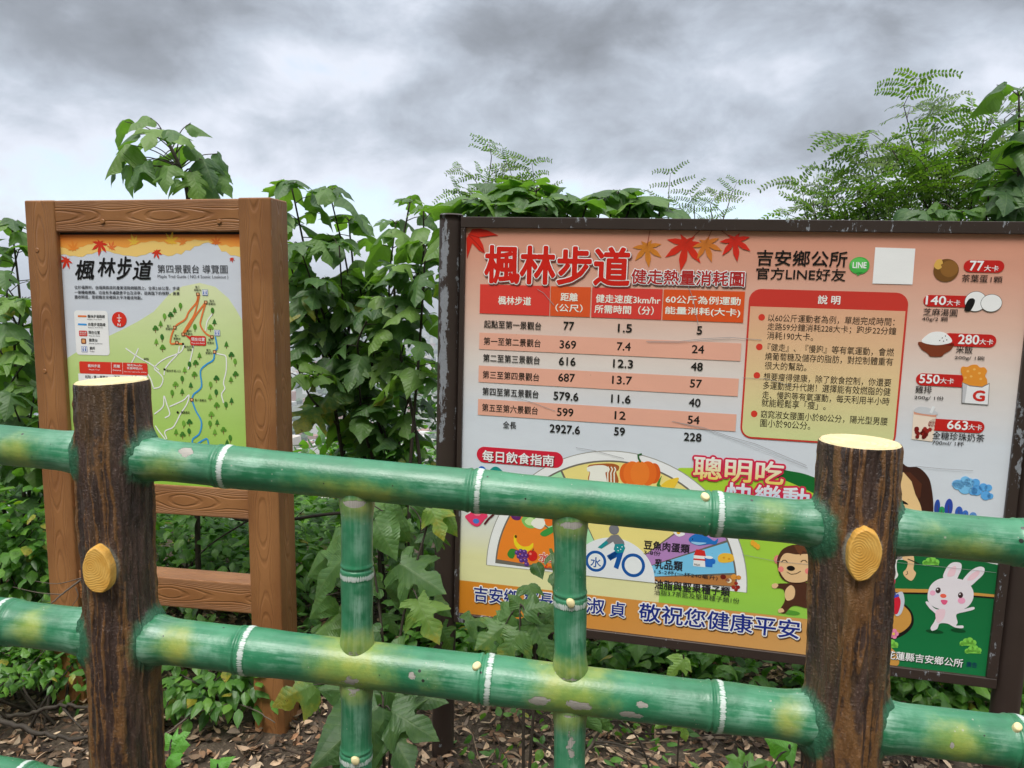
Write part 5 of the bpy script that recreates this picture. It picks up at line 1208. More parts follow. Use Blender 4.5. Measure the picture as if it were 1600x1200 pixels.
# ------------------------------------------------------------------ foliage
HEART = [(0, 0, 0), (.02, .17, -.09), (.08, .34, -.03), (.18, .43, .12), (.32, .42, .28), (.5, .33, .48), (.68, .22, .66), (.84, .09, .85), (1, 0, 1)]
LOBE3 = [(0, 0, 0), (.02, .17, -.08), (.07, .35, -.02), (.14, .47, .12), (.22, .56, .30), (.28, .60, .42), (.33, .44, .38), (.38, .22, .38), (.46, .16, .44), (.56, .24, .56), (.68, .25, .66), (.84, .11, .85), (1, 0, 1)]
LOBE5 = [(0, 0, 0), (.02, .20, -.10), (.05, .38, -.12), (.09, .46, -.02), (.13, .28, .06), (.17, .22, .12), (.22, .42, .22), (.27, .58, .38), (.31, .60, .47), (.36, .40, .42), (.42, .17, .40), (.5, .15, .48), (.6, .27, .60), (.7, .25, .70), (.85, .10, .86), (1, 0, 1)]
OVATE = [(0, 0, 0), (.2, .24, .18), (.45, .30, .42), (.72, .18, .7), (1, 0, 1)]
def leaf_tpl(half, rnd, fold, droop, wave, sub=3, serr=.007):
    H = []
    for i in range(len(half)-1):
        for k in range(sub):
            t = k/sub; H.append([half[i][j]*(1-t)+half[i+1][j]*t for j in range(3)])
    H.append(list(half[-1])); n = len(H); V = []; U = []
    ph = rnd.random()*6.3; tw = rnd.uniform(-.35, .35)
    def z(x, y):
        return -fold*abs(x)**1.25*(1.6 if abs(x) > .3 else 1.3) - droop*y*y + wave*math.sin(9*y+ph+5*x)*abs(x)*1.6 + tw*x*y + wave*.5*math.sin(4*x+ph)
    asym = (rnd.uniform(.82, 1.1), rnd.uniform(.82, 1.1))
    for sd, sgn in ((0, -1), (1, 1)):
        for i, (m, x, y) in enumerate(H):
            jx = x*asym[sd]*(1+(serr*3*(1 if i % 2 else -1) if 0 < x else 0)); jy = y+(serr*rnd.uniform(-1, 1) if x > 0 else 0)
            for k in (0., .5, 1.):
                xx = sgn*jx*k; yy = m*(1-k)+jy*k; V.append((xx, yy, z(xx, yy))); U.append((xx, yy))
    Fc = []
    for sd in (0, 1):
        o = sd*n*3
        for i in range(n-1):
            for k in (0, 1):
                a, b, c, d = o+i*3+k, o+i*3+k+1, o+(i+1)*3+k+1, o+(i+1)*3+k
                Fc.append((a, b, c, d) if sd else (d, c, b, a))
    return np.array(V), Fc, np.array(U)
_r = random.Random(5)
TPL = dict(heart=[leaf_tpl(HEART, _r, _r.uniform(.1, .7), _r.uniform(.05, .5), _r.uniform(.05, .16)) for _ in range(8)],
           lobe3=[leaf_tpl(LOBE3, _r, _r.uniform(.1, .6), _r.uniform(.05, .5), _r.uniform(.05, .14)) for _ in range(8)],
           lobe5=[leaf_tpl(LOBE5, _r, _r.uniform(.05, .5), _r.uniform(.05, .45), _r.uniform(.04, .14)) for _ in range(8)],
           ovate=[leaf_tpl(OVATE, _r, _r.uniform(.1, .5), _r.uniform(.0, .45), .05, 1, 0) for _ in range(6)])
UP = np.array([0, 0, 1.])
def unit(v): v = np.asarray(v, float); return v/(np.linalg.norm(v)+1e-12)
def add_leaf(mb, o, d, nrm, size, kind, rnd, tone=None, age=0., tpl=None):
    V, Fc, U = TPL[kind][rnd.randrange(len(TPL[kind])) if tpl is None else tpl]
    y = unit(d); z = nrm-(nrm@y)*y
    if np.linalg.norm(z) < .05: z = np.cross(y, [1, .3, 0])
    z = unit(z); x = np.cross(y, z)
    P = o+size*(V[:, :1]*x+V[:, 1:2]*y+V[:, 2:]*z)
    t = rnd.random() if tone is None else tone
    mb.add(P, Fc, U, (t, age, rnd.random(), 1))
class Plant:
    def __init__(s, name, label, cat, group, base, seed, leafm, stemm=None):
        s.base = np.array([base[0], base[1], float(gz(base[0], base[1]))]); s.rnd = random.Random(seed)
        s.root = empty(name, loc=s.base); tag(s.root, label, cat, group)
        s.S = MB(); s.Lf = MB(); s.leafm = leafm; s.stemm = stemm or M_STEM
    def twig(s, pts, r0, r1, n=6, seg=6):
        c = curve_pts(pts, n); tube(s.S, c, np.linspace(r0, r1, len(c)), seg); return c
    def petiole_leaf(s, q, az, size, kind, lp, up=.3, drop=.5, age=0., tone=None):
        r = s.rnd; out = np.array([math.cos(az), math.sin(az), 0])
        e = q+out*lp*.9+UP*lp*up; mid = q+out*lp*.45+UP*lp*(up*.75)
        tube(s.S, [q, mid, e], [.0022, .0018, .0014], 4, False)
        d = out*1.0-UP*drop+np.array([r.uniform(-.35, .35), r.uniform(-.35, .35), 0])
        nn = UP*1.+out*drop*.6+np.array([r.uniform(-.5, .5), r.uniform(-.5, .5), 0])
        add_leaf(s.Lf, e, d, nn, size, kind, r, tone, age)
    def leafy(s, pts, r0, r1, f0, space, smin, smax, kinds, drop=(.2, 1.1), lp=(.05, .11), tipn=4, agep=.05, up=(.0, .6)):
        c = s.twig(pts, r0, r1); L = np.concatenate([[0], np.cumsum(np.linalg.norm(np.diff(c, axis=0), axis=1))]); tot = L[-1]
        r = s.rnd; az = r.random()*6.3; d = f0*tot
        def atl(q): i = min(np.searchsorted(L, q), len(c)-1); return c[i]
        while d < tot:
            az += 2.4+r.uniform(-.4, .4)
            s.petiole_leaf(atl(d), az, r.uniform(smin, smax), r.choice(kinds), r.uniform(*lp), r.uniform(*up), r.uniform(*drop), r.uniform(.45, .95) if r.random() < agep*2 else r.uniform(0, .3), min(1, max(0, r.gauss(.5, .36))))
            d += space*r.uniform(.7, 1.3)
        for k in range(tipn):
            az += 2.4; s.petiole_leaf(c[-1], az, r.uniform(smin*.5, smax*.8), r.choice(kinds), lp[0]*.6, .6, r.uniform(-.3, drop[1]*.6), 0)
    def done(s, fol='foliage'):
        if s.S.v: s.S.build('stem', s.stemm, s.root, smooth=True, off=s.base)
        if s.Lf.v: s.Lf.build(fol, s.leafm, s.root, smooth=False, off=s.base)
def ground_at(px, depth):
    q = at(px, 600, depth); return (q[0], q[1])
KM = ['heart', 'heart', 'lobe3', 'lobe3', 'lobe5']

# tall shoot rising behind the map board
P1 = Plant('mulberry_sapling', 'tall lobed leaf sapling whose drooping crown rises above the trail map', 'plant', 'paper mulberry plants', ground_at(300, 3.45), 1, M_MUL)
st = P1.twig([P1.base, at(302, 500, 3.45), at(296, 330, 3.42), at(284, 270, 3.40), at(262, 222, 3.38), at(246, 206, 3.36)], .014, .006, 8, 8)
r = P1.rnd
for (px, py, lx, ly, sz, kind, dz, dr) in ((262, 222, 235, 184, .13, 'heart', -.05, 0), (262, 225, 270, 205, .15, 'lobe3', -.1, .2), (284, 262, 200, 225, .20, 'lobe3', -.05, .6), (284, 262, 222, 222, .16, 'lobe5', .08, .5), (262, 222, 195, 190, .15, 'heart', .05, .3), (262, 222, 205, 212, .12, 'heart', .0, .4),
                                           (275, 240, 300, 225, .13, 'heart', -.05, .5), (270, 230, 298, 192, .12, 'heart', .06, .1), (284, 258, 318, 250, .15, 'lobe3', -.06, .8), (288, 268, 330, 262, .16, 'lobe3', .04, .9), (290, 280, 330, 285, .14, 'heart', -.02, 1.0), (288, 272, 300, 270, .15, 'lobe5', -.12, .9),
                                           (284, 262, 225, 250, .16, 'lobe3', -.1, .9), (290, 275, 200, 258, .15, 'lobe3', .03, 1.1), (288, 270, 240, 250, .13, 'heart', .12, .9), (290, 290, 310, 285, .13, 'heart', .0, 1.2), (275, 240, 255, 245, .16, 'lobe5', .1, .6), (284, 262, 340, 240, .12, 'heart', .1, .9), (290, 285, 272, 280, .10, 'heart', -.05, 1.2), (280, 250, 280, 232, .13, 'lobe3', .14, .2), (262, 222, 245, 200, .15, 'lobe3', -.1, .3), (270, 235, 215, 205, .13, 'heart', -.1, .2), (284, 262, 185, 245, .15, 'heart', -.05, .8), (288, 270, 345, 270, .13, 'lobe3', .0, 1.1), (284, 262, 265, 262, .14, 'lobe3', -.14, 1.), (275, 240, 285, 215, .14, 'heart', -.12, .2), (288, 272, 225, 262, .13, 'lobe5', -.08, 1.1)):
    a = at(px, py, 3.40); b = at(lx, ly, 3.40+dz); out = unit([b[0]-a[0], b[1]-a[1]+r.uniform(-.1, .1), 0])
    tube(P1.S, curve_pts([a, .5*(a+b)+UP*.02, b], 4), np.linspace(.003, .0018, 9), 5, False)
    add_leaf(P1.Lf, b, out*.8-UP*(.25+dr)+np.array([0, r.uniform(-.3, .3), 0]), UP+out*.6+np.array([r.uniform(-.3, .3), -.5, 0]), sz*.92, kind, r, None, r.uniform(0, .25))
P1.done()

def shrub(name, label, group, base, seed, tips, leafm, smin, smax, kinds, r0=.011, f0=.45, space=.07, mid=.12, root_h=.0, drop=(.2, 1.1), tipn=4, agep=.05, lp=(.05, .11), cat='shrub', fork=None):
    P = Plant(name, label, cat, group, base, seed, leafm); r = P.rnd
    prim = []; tips = [np.asarray(t, float) for t in tips]
    for n_, t in enumerate(tips):
        if n_ % 3 == 0 or len(tips) < 4:
            b = P.base+np.array([r.uniform(-.05, .05), r.uniform(-.05, .05), root_h-.03]); d = t-b
            pts = [b, b+d*.4+np.array([r.uniform(-mid, mid), r.uniform(-mid, mid), mid*.6]), b+d*.75+np.array([r.uniform(-mid, mid)*.6, r.uniform(-mid, mid)*.6, mid*.5]), t]
            prim.append(curve_pts(pts, 6)); P.leafy(pts, r0*r.uniform(.8, 1.2), .0035, f0, space, smin, smax, kinds, drop, lp, tipn, agep)
    for n_, t in enumerate(tips):
        if n_ % 3 and len(tips) >= 4:
            c = min(prim, key=lambda q: np.linalg.norm(q[int(len(q)*.7)]-t)); b = c[int(len(c)*r.uniform(.42, .68))]; d = t-b
            P.leafy([b, b+d*.5+np.array([r.uniform(-mid, mid), r.uniform(-mid, mid), -.02])*.6, t], r0*.55, .003, .12, space, smin, smax, kinds, drop, lp, tipn, agep)
    P.done(); return P
T = lambda *a: [at(*q) for q in a]
shrub('mulberry_shrub', 'large leaved dark green shrub between the trail map and the calorie board', 'paper mulberry plants', ground_at(600, 3.5), 11,
      T((455, 290, 3.3), (515, 300, 3.4), (435, 345, 3.35), (545, 345, 3.5), (468, 385, 3.2), (500, 440, 3.2), (560, 440, 3.4), (590, 470, 3.2), (640, 500, 3.3), (470, 490, 3.4), (650, 585, 3.2), (530, 385, 3.3), (590, 520, 3.3), (575, 450, 3.4), (620, 440, 3.4), (560, 580, 3.3), (500, 590, 3.2), (625, 560, 3.3), (450, 440, 3.3), (460, 560, 3.3), (590, 640, 3.3)), M_MUL, .11, .185, KM, f0=.60, space=.066)
shrub('mulberry_shrub', 'leafy clump of drooping leaves against the left post of the calorie board', 'paper mulberry plants', ground_at(655, 3.3), 12,
      T((640, 318, 3.2), (662, 330, 3.1), (618, 350, 3.25), (665, 385, 3.05), (640, 420, 3.1)), M_MUL, .09, .155, KM, f0=.66, space=.06)
shrub('mulberry_shrub', 'low spreading crown of lobed leaves along the top edge of the calorie board', 'paper mulberry plants', ground_at(860, 3.1), 13,
      T((748, 318, 2.85), (795, 298, 2.9), (838, 300, 2.85), (876, 312, 2.8), (915, 325, 2.75), (965, 305, 2.85), (1008, 322, 2.9), (720, 330, 2.9), (770, 325, 2.8), (820, 312, 2.85), (890, 322, 2.8), (940, 316, 2.85), (985, 322, 2.85), (855, 322, 2.75), (1030, 330, 2.9)), M_MUL, .11, .175, ['heart', 'heart', 'lobe3'], f0=.70, space=.045, drop=(.0, .7), tipn=6)
shrub('mulberry_shrub', 'dark mulberry branches reaching in above the right end of the calorie board', 'paper mulberry plants', ground_at(1680, 3.0), 14,
      T((1592, 150, 2.7), (1605, 190, 2.7), (1590, 235, 2.7), (1600, 285, 2.75), (1560, 325, 2.75), (1500, 335, 2.8), (1640, 160, 2.8), (1650, 250, 2.8), (1620, 320, 2.7), (1445, 338, 2.85), (1545, 300, 2.8)), M_MUL, .10, .16, ['heart', 'lobe3', 'heart'], f0=.68, space=.06, drop=(.4, 1.3))
shrub('mulberry_shrub', 'leafy shrub at the left edge of view behind the trail map', 'paper mulberry plants', ground_at(20, 3.9), 15,
      T((18, 350, 3.6), (28, 395, 3.6), (5, 440, 3.6), (35, 470, 3.5), (20, 530, 3.5), (45, 560, 3.5), (55, 610, 3.5), (15, 620, 3.4), (60, 660, 3.5), (-30, 380, 3.6), (-40, 500, 3.6), (70, 690, 3.6), (10, 690, 3.5)), M_MUL, .11, .18, KM, f0=.5, space=.085)

# feathery leucaena
def leucaena(label, base, seed, tips, fsize=.2, bc=6, fan=1.0, pk=1.0):
    P = Plant('feathery_shrub', label, 'shrub', 'feathery leaved shrubs', base, seed, M_PIN); r = P.rnd
    def frond(o, d, L):
        d = unit(d); sd = unit(np.cross(d, UP+np.array([r.uniform(-.6, .6), r.uniform(-.6, .6), 0]))); nn = np.cross(sd, d)
        n = 2+r.randrange(2); tone = r.uniform(.1, .9)
        pts = [o+d*L*t-UP*.10*L*t*t for t in np.linspace(0, 1, 6)]; tube(P.S, pts, np.linspace(.0018, .0008, 6), 4, False)
        for i in range(n):
            f = .3+.68*i/(n-1); q = o+d*L*f-UP*.10*L*f*f
            for s_ in (-1, 1):
                pl = r.uniform(.11, .19)*pk; pd = unit(sd*s_*r.uniform(.6, 1.1)+d*r.uniform(.5, 1.)-UP*r.uniform(-.1, .4)); k = int(pl/.0135); dr = r.uniform(.1, .55)
                pp = [q+pd*pl*a-UP*dr*pl*a*a for a in np.linspace(0, 1, 6)]; tube(P.S, pp, np.linspace(.0011, .0005, 6), 3, False)
                V = []; Fc = []; V0 = []
                for j in range(k):
                    a = (j+.7)/k; c = q+pd*pl*a-UP*dr*pl*a*a; tg = unit(pd-UP*2*dr*a); px_ = unit(np.cross(tg, nn)); n2 = np.cross(px_, tg)
                    for s2 in (-1, 1):
                        ld = unit(px_*s2+tg*r.uniform(.35, .6)+n2*r.uniform(-.45, .35)); ll = r.uniform(.022, .030)*(1-.35*a)*pk; wv = unit(tg-(tg@ld)*ld)*ll*.23; m = len(V)
                        V += [c, c+ld*ll*.35+wv, c+ld*ll*.75+wv*.8, c+ld*ll, c+ld*ll*.7-wv, c+ld*ll*.3-wv]; Fc.append((m, m+1, m+2, m+3, m+4, m+5))
                P.Lf.add(V, Fc, None, (min(1, max(0, tone+r.uniform(-.3, .3))), r.uniform(0, .2), 0, 1))
    for t in tips:
        t = np.asarray(t, float); b = P.base+np.array([r.uniform(-.06, .06), r.uniform(-.06, .06), -.03]); d = t-b
        c = P.twig([b, b+d*.45+np.array([r.uniform(-.15, .15), r.uniform(-.15, .15), .12]), b+d*.8+np.array([r.uniform(-.08, .08), r.uniform(-.08, .08), .06]), t], .009, .002, 8)
        n = len(c); td = unit(c[-1]-c[-4])
        for j in range(bc):
            i = int(n*(.70+.29*j/max(1, bc-1))); i = min(i, n-1); az = r.random()*6.3
            frond(c[i], np.array([math.cos(az), math.sin(az)*.7, r.uniform(-.15, .8)])*fan+td*.5, fsize*r.uniform(.7, 1.1))
    P.done()
leucaena('feathery shrub top showing above the left half of the calorie board', ground_at(790, 4.1), 21, T((768, 245, 3.7), (800, 275, 3.7), (745, 285, 3.7), (820, 300, 3.7), (775, 300, 3.6), (835, 285, 3.8)), .13, 5, .8, .8)
leucaena('sparse feathery twigs above the middle of the calorie board', ground_at(1080, 4.1), 22, T((1045, 300, 3.7), (1085, 322, 3.7), (1110, 320, 3.8), (1142, 306, 3.9), (1020, 325, 3.6), (1065, 330, 3.6), (1130, 333, 3.7)), .10, 3, .8, .7)
leucaena('tall spreading feathery branch above the right half of the calorie board', ground_at(1600, 3.7), 23,
         T((1412, 165, 3.3), (1440, 200, 3.25), (1350, 225, 3.3), (1395, 235, 3.2), (1460, 235, 3.2), (1340, 270, 3.3), (1400, 275, 3.2), (1455, 275, 3.15), (1300, 305, 3.3), (1350, 310, 3.2), (1420, 310, 3.15), (1270, 330, 3.3), (1320, 335, 3.3), (1500, 255, 3.2), (1540, 200, 3.1), (1570, 185, 3.1), (1520, 300, 3.1), (1480, 325, 3.2), (1560, 260, 3.2), (1380, 335, 3.3), (1258, 335, 3.3), (1290, 322, 3.3)), .17, 6, .9, 1.0)

# undergrowth: rounded shrubs of many small leaves on the slope behind the boards
def bush(label, c, rad, n, seed, smin, smax, kinds=('ovate',), mat=None, group='undergrowth shrubs', nst=9, agep=.03):
    c = np.asarray(c, float)
    P = Plant('undergrowth_shrub', label, 'shrub', group, (c[0], c[1]), seed, mat or M_SMALL); r = P.rnd; rad = np.asarray(rad)
    cl = [unit([r.gauss(0, 1), r.gauss(0, 1), r.gauss(0, .8)])*r.uniform(.45, 1.)*rad+c for _ in range(max(10, n//55))]
    for q in cl[:nst]:
        b = P.base+np.array([r.uniform(-.1, .1), r.uniform(-.1, .1), -.03]); P.twig([b, .5*(b+q)+np.array([r.uniform(-.12, .12), r.uniform(-.1, .1), .05]), q], .007, .002, 5, 5)
    for i in range(n):
        k = r.choice(cl); o = k+np.array([r.gauss(0, .38), r.gauss(0, .38), r.gauss(0, .30)])*rad*.55
        out = unit((o-c)/rad+np.array([r.uniform(-.5, .5), r.uniform(-.5, .5), r.uniform(-.3, .5)]))
        add_leaf(P.Lf, o, out-UP*r.uniform(.0, .7), UP+out*.35+np.array([r.uniform(-.5, .5), r.uniform(-.5, .5), 0]), r.uniform(smin, smax), r.choice(kinds), r, None, .9 if r.random() < agep else r.uniform(0, .2))
    P.done()
bush('bright green shrub of small leaves at the left edge beside the map frame', at(40, 850, 3.7), (.55, .40, .50), 2600, 31, .05, .085)
bush('dense shrub seen through the open base of the trail map frame', at(300, 860, 4.0), (.70, .5, .55), 2600, 32, .05, .09)
bush('dark shrub low behind the gap between both boards', at(560, 900, 4.0), (.65, .5, .65), 2600, 33, .05, .09)
bush('small leaved shrub beside the left post of the calorie board', at(650, 700, 3.7), (.32, .35, .5), 1500, 34, .04, .075)
bush('wide shrub under the left half of the calorie board', at(860, 1010, 3.6), (.75, .4, .42), 2400, 35, .05, .10, ('ovate', 'ovate', 'heart'))
bush('wide dark shrub under the middle of the calorie board', at(1180, 1040, 3.4), (.70, .4, .42), 2200, 36, .05, .10, ('ovate', 'ovate', 'heart'))
bush('shrub with gaps of light under the right end of the calorie board', at(1500, 1040, 3.3), (.60, .4, .42), 1500, 37, .05, .09, ('ovate', 'ovate', 'heart'))
bush('broad shrub down the slope at the far left', at(60, 700, 5.6), (.9, .8, .75), 2200, 38, .08, .13)
bush('broad shrub down the slope behind the trail map', at(330, 820, 5.6), (1.0, .8, .7), 1800, 39, .08, .13)
bush('broad shrub down the slope behind the gap between the boards', at(560, 800, 5.6), (.9, .8, .62), 2000, 40, .08, .13)
bush('broad shrub hidden down the slope behind the calorie board', at(1100, 860, 5.2), (1.3, .8, .7), 1200, 41, .09, .14)
bush('low pale ferny weeds at the foot of the left map post', at(30, 985, 3.05), (.38, .22, .16), 700, 42, .035, .06)
bush('fresh green weeds on the litter at the lower left corner', at(60, 1040, 2.85), (.42, .25, .10), 420, 44, .03, .055)
bush('creeping weeds on the litter between the two log posts', at(880, 1150, 2.75), (.75, .30, .06), 170, 45, .03, .05)
bush('patch of low weeds on the litter behind the trail map legs', at(330, 1030, 3.05), (.50, .28, .14), 900, 43, .045, .075)

# young mulberry plants in front of the boards
def weed(label, bpx, bdep, seed, leaves, stems, cat='plant', group='paper mulberry plants', mat=None, name='mulberry_seedling', sr=.005):
    b = at(*bpx, bdep); P = Plant(name, label, cat, group, (b[0], b[1]), seed, mat or M_MUL); r = P.rnd
    for s_ in stems: P.twig([P.base-UP*.02]+[at(*q) for q in s_], sr, sr*.45, 7)
    for (ox, oy, dep, tx_, ty_, dd, kind, age, tone) in leaves:
        a = at(ox, oy, dep); e = at(tx_, ty_, dep+dd); d = e-a; L = np.linalg.norm(d)
        nn = -RC[:, 2]*1.0+UP*.75+np.array([r.uniform(-.25, .25), 0, 0])
        add_leaf(P.Lf, a, d, nn, L/.95*.86, kind, r, min(1., tone+.05), age)
        for _ in range(2 if seed in (51, 52, 53) else 0):
            q = a+np.array([r.gauss(0, .06), r.uniform(.02, .18), r.gauss(-.02, .07)]); dq = unit([r.gauss(0, 1), r.uniform(-.6, .3), r.uniform(-.9, .1)])
            add_leaf(P.Lf, q, dq, UP+np.array([0, -.5, 0])+np.array([r.uniform(-.4, .4), 0, 0]), r.uniform(.045, .095), r.choice(KM), r, r.uniform(0, .4), r.uniform(0, .35))
        k = min((at(*q) for s_ in stems for q in s_), key=lambda q: np.linalg.norm(q-a))
        tube(P.S, curve_pts([k, .5*(k+a)+UP*.012, a], 4), np.linspace(.0028, .0017, 9), 5, False)
    P.done()
weed('young mulberry with broad lobed leaves beside the first bamboo baluster', (600, 1150), 2.2, 51,
     [(545, 865, 2.2, 470, 935, -.03, 'lobe3', .15, .35), (540, 850, 2.24, 455, 905, .05, 'lobe3', .1, .3), (585, 810, 2.2, 625, 880, -.04, 'heart', .1, .45), (560, 800, 2.3, 660, 828, .0, 'lobe3', .1, .5), (600, 800, 2.25, 660, 850, .03, 'heart', .1, .35), (625, 880, 2.2, 705, 930, -.05, 'lobe5', .35, .3), (645, 870, 2.25, 610, 950, .0, 'lobe3', .2, .2),
      (652, 935, 2.15, 690, 1015, -.05, 'lobe5', .55, .85), (625, 910, 2.25, 640, 985, .0, 'heart', .1, .2), (540, 960, 2.3, 480, 990, .0, 'heart', .3, .6), (510, 930, 2.3, 470, 975, .03, 'heart', .2, .4), (675, 795, 2.2, 695, 850, -.04, 'lobe3', .7, .9), (690, 800, 2.22, 725, 840, .0, 'heart', .5, .8), (640, 790, 2.3, 690, 770, .02, 'heart', .1, .3)],
     [[(600, 1050, 2.22), (590, 930, 2.24), (575, 840, 2.25), (560, 790, 2.26)], [(620, 1040, 2.22), (640, 920, 2.22), (665, 830, 2.22), (672, 790, 2.2)]])
weed('broken lobed leaves standing before the orange foot of the calorie board', (820, 1190), 2.15, 52,
     [(790, 975, 2.12, 735, 1020, -.03, 'lobe5', .5, .5), (800, 960, 2.12, 750, 985, .02, 'lobe3', .4, .4), (815, 950, 2.12, 790, 925, .0, 'heart', .45, .4), (820, 955, 2.1, 865, 940, -.02, 'lobe3', .2, .25), (835, 975, 2.1, 870, 1040, -.02, 'lobe5', .3, .2), (812, 985, 2.1, 770, 1045, -.04, 'lobe3', .55, .5), (845, 960, 2.15, 880, 985, .02, 'heart', .2, .2)],
     [[(818, 1100, 2.14), (815, 1010, 2.13), (812, 950, 2.12)], [(835, 1090, 2.14), (835, 1010, 2.13), (840, 965, 2.12)]])
weed('low plant with a huge dark leaf at the foot of the first baluster', (600, 1230), 1.95, 53,
     [(590, 1105, 1.95, 470, 1215, -.12, 'heart', .05, .1), (595, 1085, 2.0, 480, 1070, .0, 'heart', .1, .25), (490, 1070, 2.0, 410, 1105, -.02, 'lobe3', .75, .7), (600, 1090, 2.0, 690, 1075, .05, 'lobe5', .1, .2), (610, 1110, 1.95, 680, 1150, -.08, 'lobe3', .1, .2), (605, 1130, 1.95, 650, 1215, -.1, 'lobe5', .1, .1), (600, 1060, 2.02, 720, 1045, .1, 'lobe3', .2, .25), (560, 1140, 1.92, 520, 1240, -.08, 'heart', .1, .15)],
     [[(600, 1180, 1.95), (598, 1110, 1.97), (600, 1075, 2.0)]])
weed('limp yellow green leaf hanging over the middle rail', (1060, 1180), 2.2, 54,
     [(1068, 1030, 2.15, 1040, 1062, -.02, 'lobe3', .35, .9), (1068, 1030, 2.15, 1084, 1052, -.02, 'heart', .5, .9), (1065, 1128, 2.15, 1075, 1165, .0, 'lobe3', .5, .9), (1040, 1125, 2.15, 1020, 1140, .0, 'heart', .4, .9), (905, 1105, 2.1, 885, 1185, .0, 'lobe3', .15, .3), (930, 1110, 2.1, 960, 1150, .0, 'heart', .15, .3)],
     [[(1062, 1120, 2.16), (1066, 1060, 2.15), (1068, 1028, 2.15)], [(1000, 1160, 2.15), (930, 1110, 2.12), (905, 1100, 2.1)]], sr=.003)
weed('bright three leaf seedling beside the right log post', (1225, 1260), 1.75, 55,
     [(1232, 1172, 1.72, 1190, 1152, -.02, 'heart', 0, .8), (1234, 1170, 1.72, 1254, 1150, .03, 'heart', 0, .7), (1234, 1174, 1.72, 1240, 1198, -.03, 'heart', 0, .6), (1205, 1200, 1.7, 1215, 1185, .03, 'heart', .1, .3)],
     [[(1228, 1230, 1.74), (1233, 1172, 1.72)]], group='bright seedlings', mat=M_BRIGHT, name='seedling', sr=.003)
weed('bright green seedling on the litter right of the left log post', (270, 1215), 2.35, 56,
     [(268, 1165, 2.3, 255, 1140, .02, 'heart', 0, .9), (268, 1160, 2.3, 298, 1142, .0, 'lobe3', 0, .9), (266, 1168, 2.3, 292, 1162, -.04, 'heart', 0, .8), (264, 1185, 2.28, 285, 1195, -.05, 'heart', 0, .6), (340, 1200, 2.2, 368, 1178, .02, 'heart', 0, .9), (340, 1200, 2.2, 325, 1182, .03, 'heart', 0, .8)],
     [[(268, 1195, 2.32), (268, 1162, 2.3)], [(310, 1212, 2.28), (340, 1200, 2.2)]], group='bright seedlings', mat=M_BRIGHT, name='seedling', sr=.003)
weed('pale green weed at the bottom edge under the middle rail', (1160, 1250), 1.75, 57,
     [(1165, 1195, 1.72, 1132, 1180, .0, 'lobe3', .25, .6), (1165, 1195, 1.72, 1180, 1172, .02, 'heart', .3, .7), (1168, 1200, 1.7, 1205, 1188, .0, 'lobe3', .2, .5), (1160, 1205, 1.7, 1130, 1205, -.03, 'heart', .1, .5), (1170, 1205, 1.7, 1180, 1225, -.03, 'lobe3', .1, .4)],
     [[(1163, 1230, 1.73), (1166, 1196, 1.72)]], mat=M_SMALL, group='bright seedlings', name='seedling', sr=.003)

# dead branches lying on the litter
def branch(label, pts, r0, r1, forks=()):
    c = curve_pts([at(*q) for q in pts], 8); b = c[0]; o = empty('fallen_branch', loc=b); tag(o, label, 'branch', 'dead branches')
    mb = MB(); k = len(c); w_ = np.random.RandomState(len(pts)*7); tube(mb, c+w_.normal(0, r0*.25, c.shape), np.linspace(r0, r1, k), 7)
    for f in forks: q = curve_pts([at(*x) for x in f], 6); tube(mb, q, np.linspace(r1*.9, r1*.4, len(q)), 5)
    mb.build('bark', M_TWIG if r0 < .006 else M_STEM, o, smooth=True, off=b)
branch('dark crooked branch on the litter at the lower left corner', [(-40, 1118, 2.6), (5, 1127, 2.55), (60, 1145, 2.5), (110, 1155, 2.5), (160, 1150, 2.5)], .010, .006)
branch('arched dark branch just above the litter by the left map post', [(-20, 1122, 2.75), (40, 1116, 2.7), (85, 1104, 2.7), (120, 1104, 2.7), (160, 1112, 2.72)], .008, .005, [[(98, 1106, 2.7), (115, 1125, 2.66), (132, 1142, 2.62)]])
branch('dry pale twig poking across the left map post', [(230, 850, 2.4), (140, 898, 2.35), (98, 928, 2.33), (76, 946, 2.32)], .004, .002, [[(98, 929, 2.33), (60, 926, 2.33), (20, 917, 2.34)], [(128, 903, 2.34), (90, 912, 2.36), (55, 908, 2.36)], [(118, 918, 2.33), (122, 932, 2.33), (112, 948, 2.33)]])
branch('thin bent twig lying on the litter between the map legs', [(255, 1150, 2.7), (300, 1118, 2.75), (345, 1102, 2.8), (390, 1106, 2.8), (430, 1130, 2.75)], .004, .002)
branch('slim leaning twig under the second baluster', [(850, 1290, 2.1), (905, 1195, 2.12), (950, 1120, 2.15), (965, 1085, 2.2)], .005, .003)
branch('long bare branch crossing behind the map frame opening', [(700, 770, 3.3), (600, 790, 3.3), (420, 815, 3.3), (330, 802, 3.3), (250, 800, 3.3)], .008, .005, [[(390, 812, 3.3), (330, 850, 3.3), (290, 890, 3.3)]])

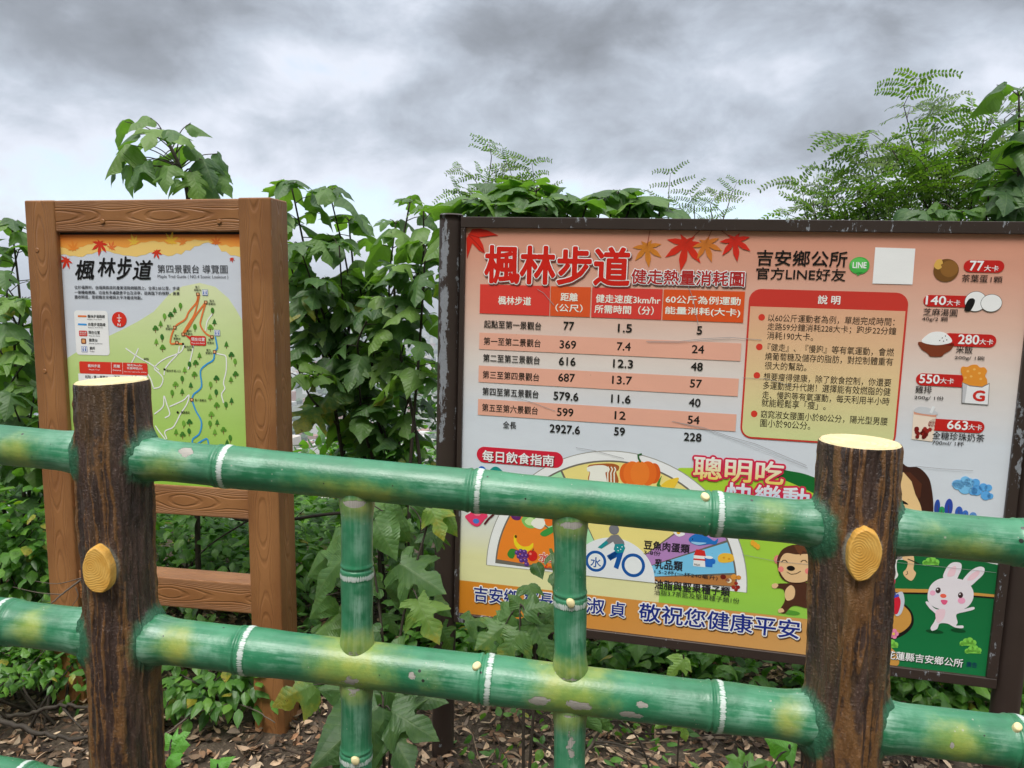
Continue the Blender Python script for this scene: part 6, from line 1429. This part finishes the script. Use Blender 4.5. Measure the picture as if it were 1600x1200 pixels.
# leaf litter
def litter():
    r = random.Random(77); mb = MB(); pal = [(150, 124, 100), (176, 150, 124), (118, 92, 70), (92, 72, 56), (70, 56, 46), (168, 144, 120), (136, 102, 76), (190, 168, 142), (112, 98, 86), (56, 45, 38)]
    N = 22000
    for i in range(N):
        x = r.uniform(-2.7, 2.3); y = 1.5+2.9*r.random()**1.1; z = float(gz(x, y))+r.uniform(.002, .03)
        L = r.uniform(.016, .056); W = L*r.uniform(.10, .30); a = r.random()*6.283
        d = np.array([math.cos(a), math.sin(a), r.uniform(-.25, .35)]); d = unit(d); nn = unit(UP+np.array([r.uniform(-.6, .6), r.uniform(-.6, .6), 0])); sx_ = unit(np.cross(d, nn)); nn = np.cross(sx_, d)
        cu = r.uniform(-.5, .7); cl = r.uniform(-.2, 1.0); o = np.array([x, y, z]); V = []
        for t, w_ in ((0, .08), (.22, .75), (.5, 1.), (.78, .7), (1, .05)):
            for s_ in (-1, 0, 1):
                V.append(o+d*L*(t-.5)+sx_*W*w_*s_+nn*(cu*L*(t-.5)**2*1.6+cl*W*w_*abs(s_)*.7))
        c = np.array(pal[min(int(r.random()**1.15*len(pal)), len(pal)-1)])*r.uniform(.7, 1.2)
        mb.add(V, [(k*3+j, k*3+j+1, k*3+j+4, k*3+j+3) for k in range(4) for j in (0, 1)], None, np.append(lin(np.clip(c, 0, 235)), 1))
    for i in range(420):
        x = r.uniform(-2.6, 2.2); y = r.uniform(1.5, 4.2); a = r.random()*6.3; L = r.uniform(.08, .4); z = float(gz(x, y))+.012
        p = [np.array([x+math.cos(a)*L*t+r.uniform(-.012, .012), y+math.sin(a)*L*t+r.uniform(-.012, .012), z+r.uniform(0, .03)]) for t in np.linspace(-.5, .5, 5)]
        tube(mb, p, np.linspace(.0035, .0015, 5)*r.uniform(.6, 1.3), 5, c=np.append(lin(np.array(r.choice(pal[2:6]))*.8), 1))
    o = mb.build('leaf_litter', M_LITTER); tag(o, 'brown dead leaves and broken twigs covering the ground behind the fence', 'leaf litter', kind='stuff')
litter()

# ------------------------------------------------------------------ air between here and the plain
def haze():
    lo, hi = (-9500, -46, -172.5), (9500, 9200, 48.)
    v = [(x, y, z) for z in (lo[2], hi[2]) for (x, y) in ((lo[0], lo[1]), (hi[0], lo[1]), (hi[0], hi[1]), (lo[0], hi[1]))]
    mb = MB(); mb.add(v, [(3, 2, 1, 0), (4, 5, 6, 7), (0, 1, 5, 4), (1, 2, 6, 5), (2, 3, 7, 6), (3, 0, 4, 7)])
    m, t, out = newmat('pale_air')
    p = t.n('ShaderNodeVolumePrincipled', {'Color': (.86, .92, 1., 1), 'Density': .00042, 'Anisotropy': .2})
    t.t.links.new(p.outputs[0], out.inputs['Volume'])
    o = mb.build('haze', m); tag(o, 'pale blue haze thinning the far plain and town', 'haze', kind='stuff')
haze()
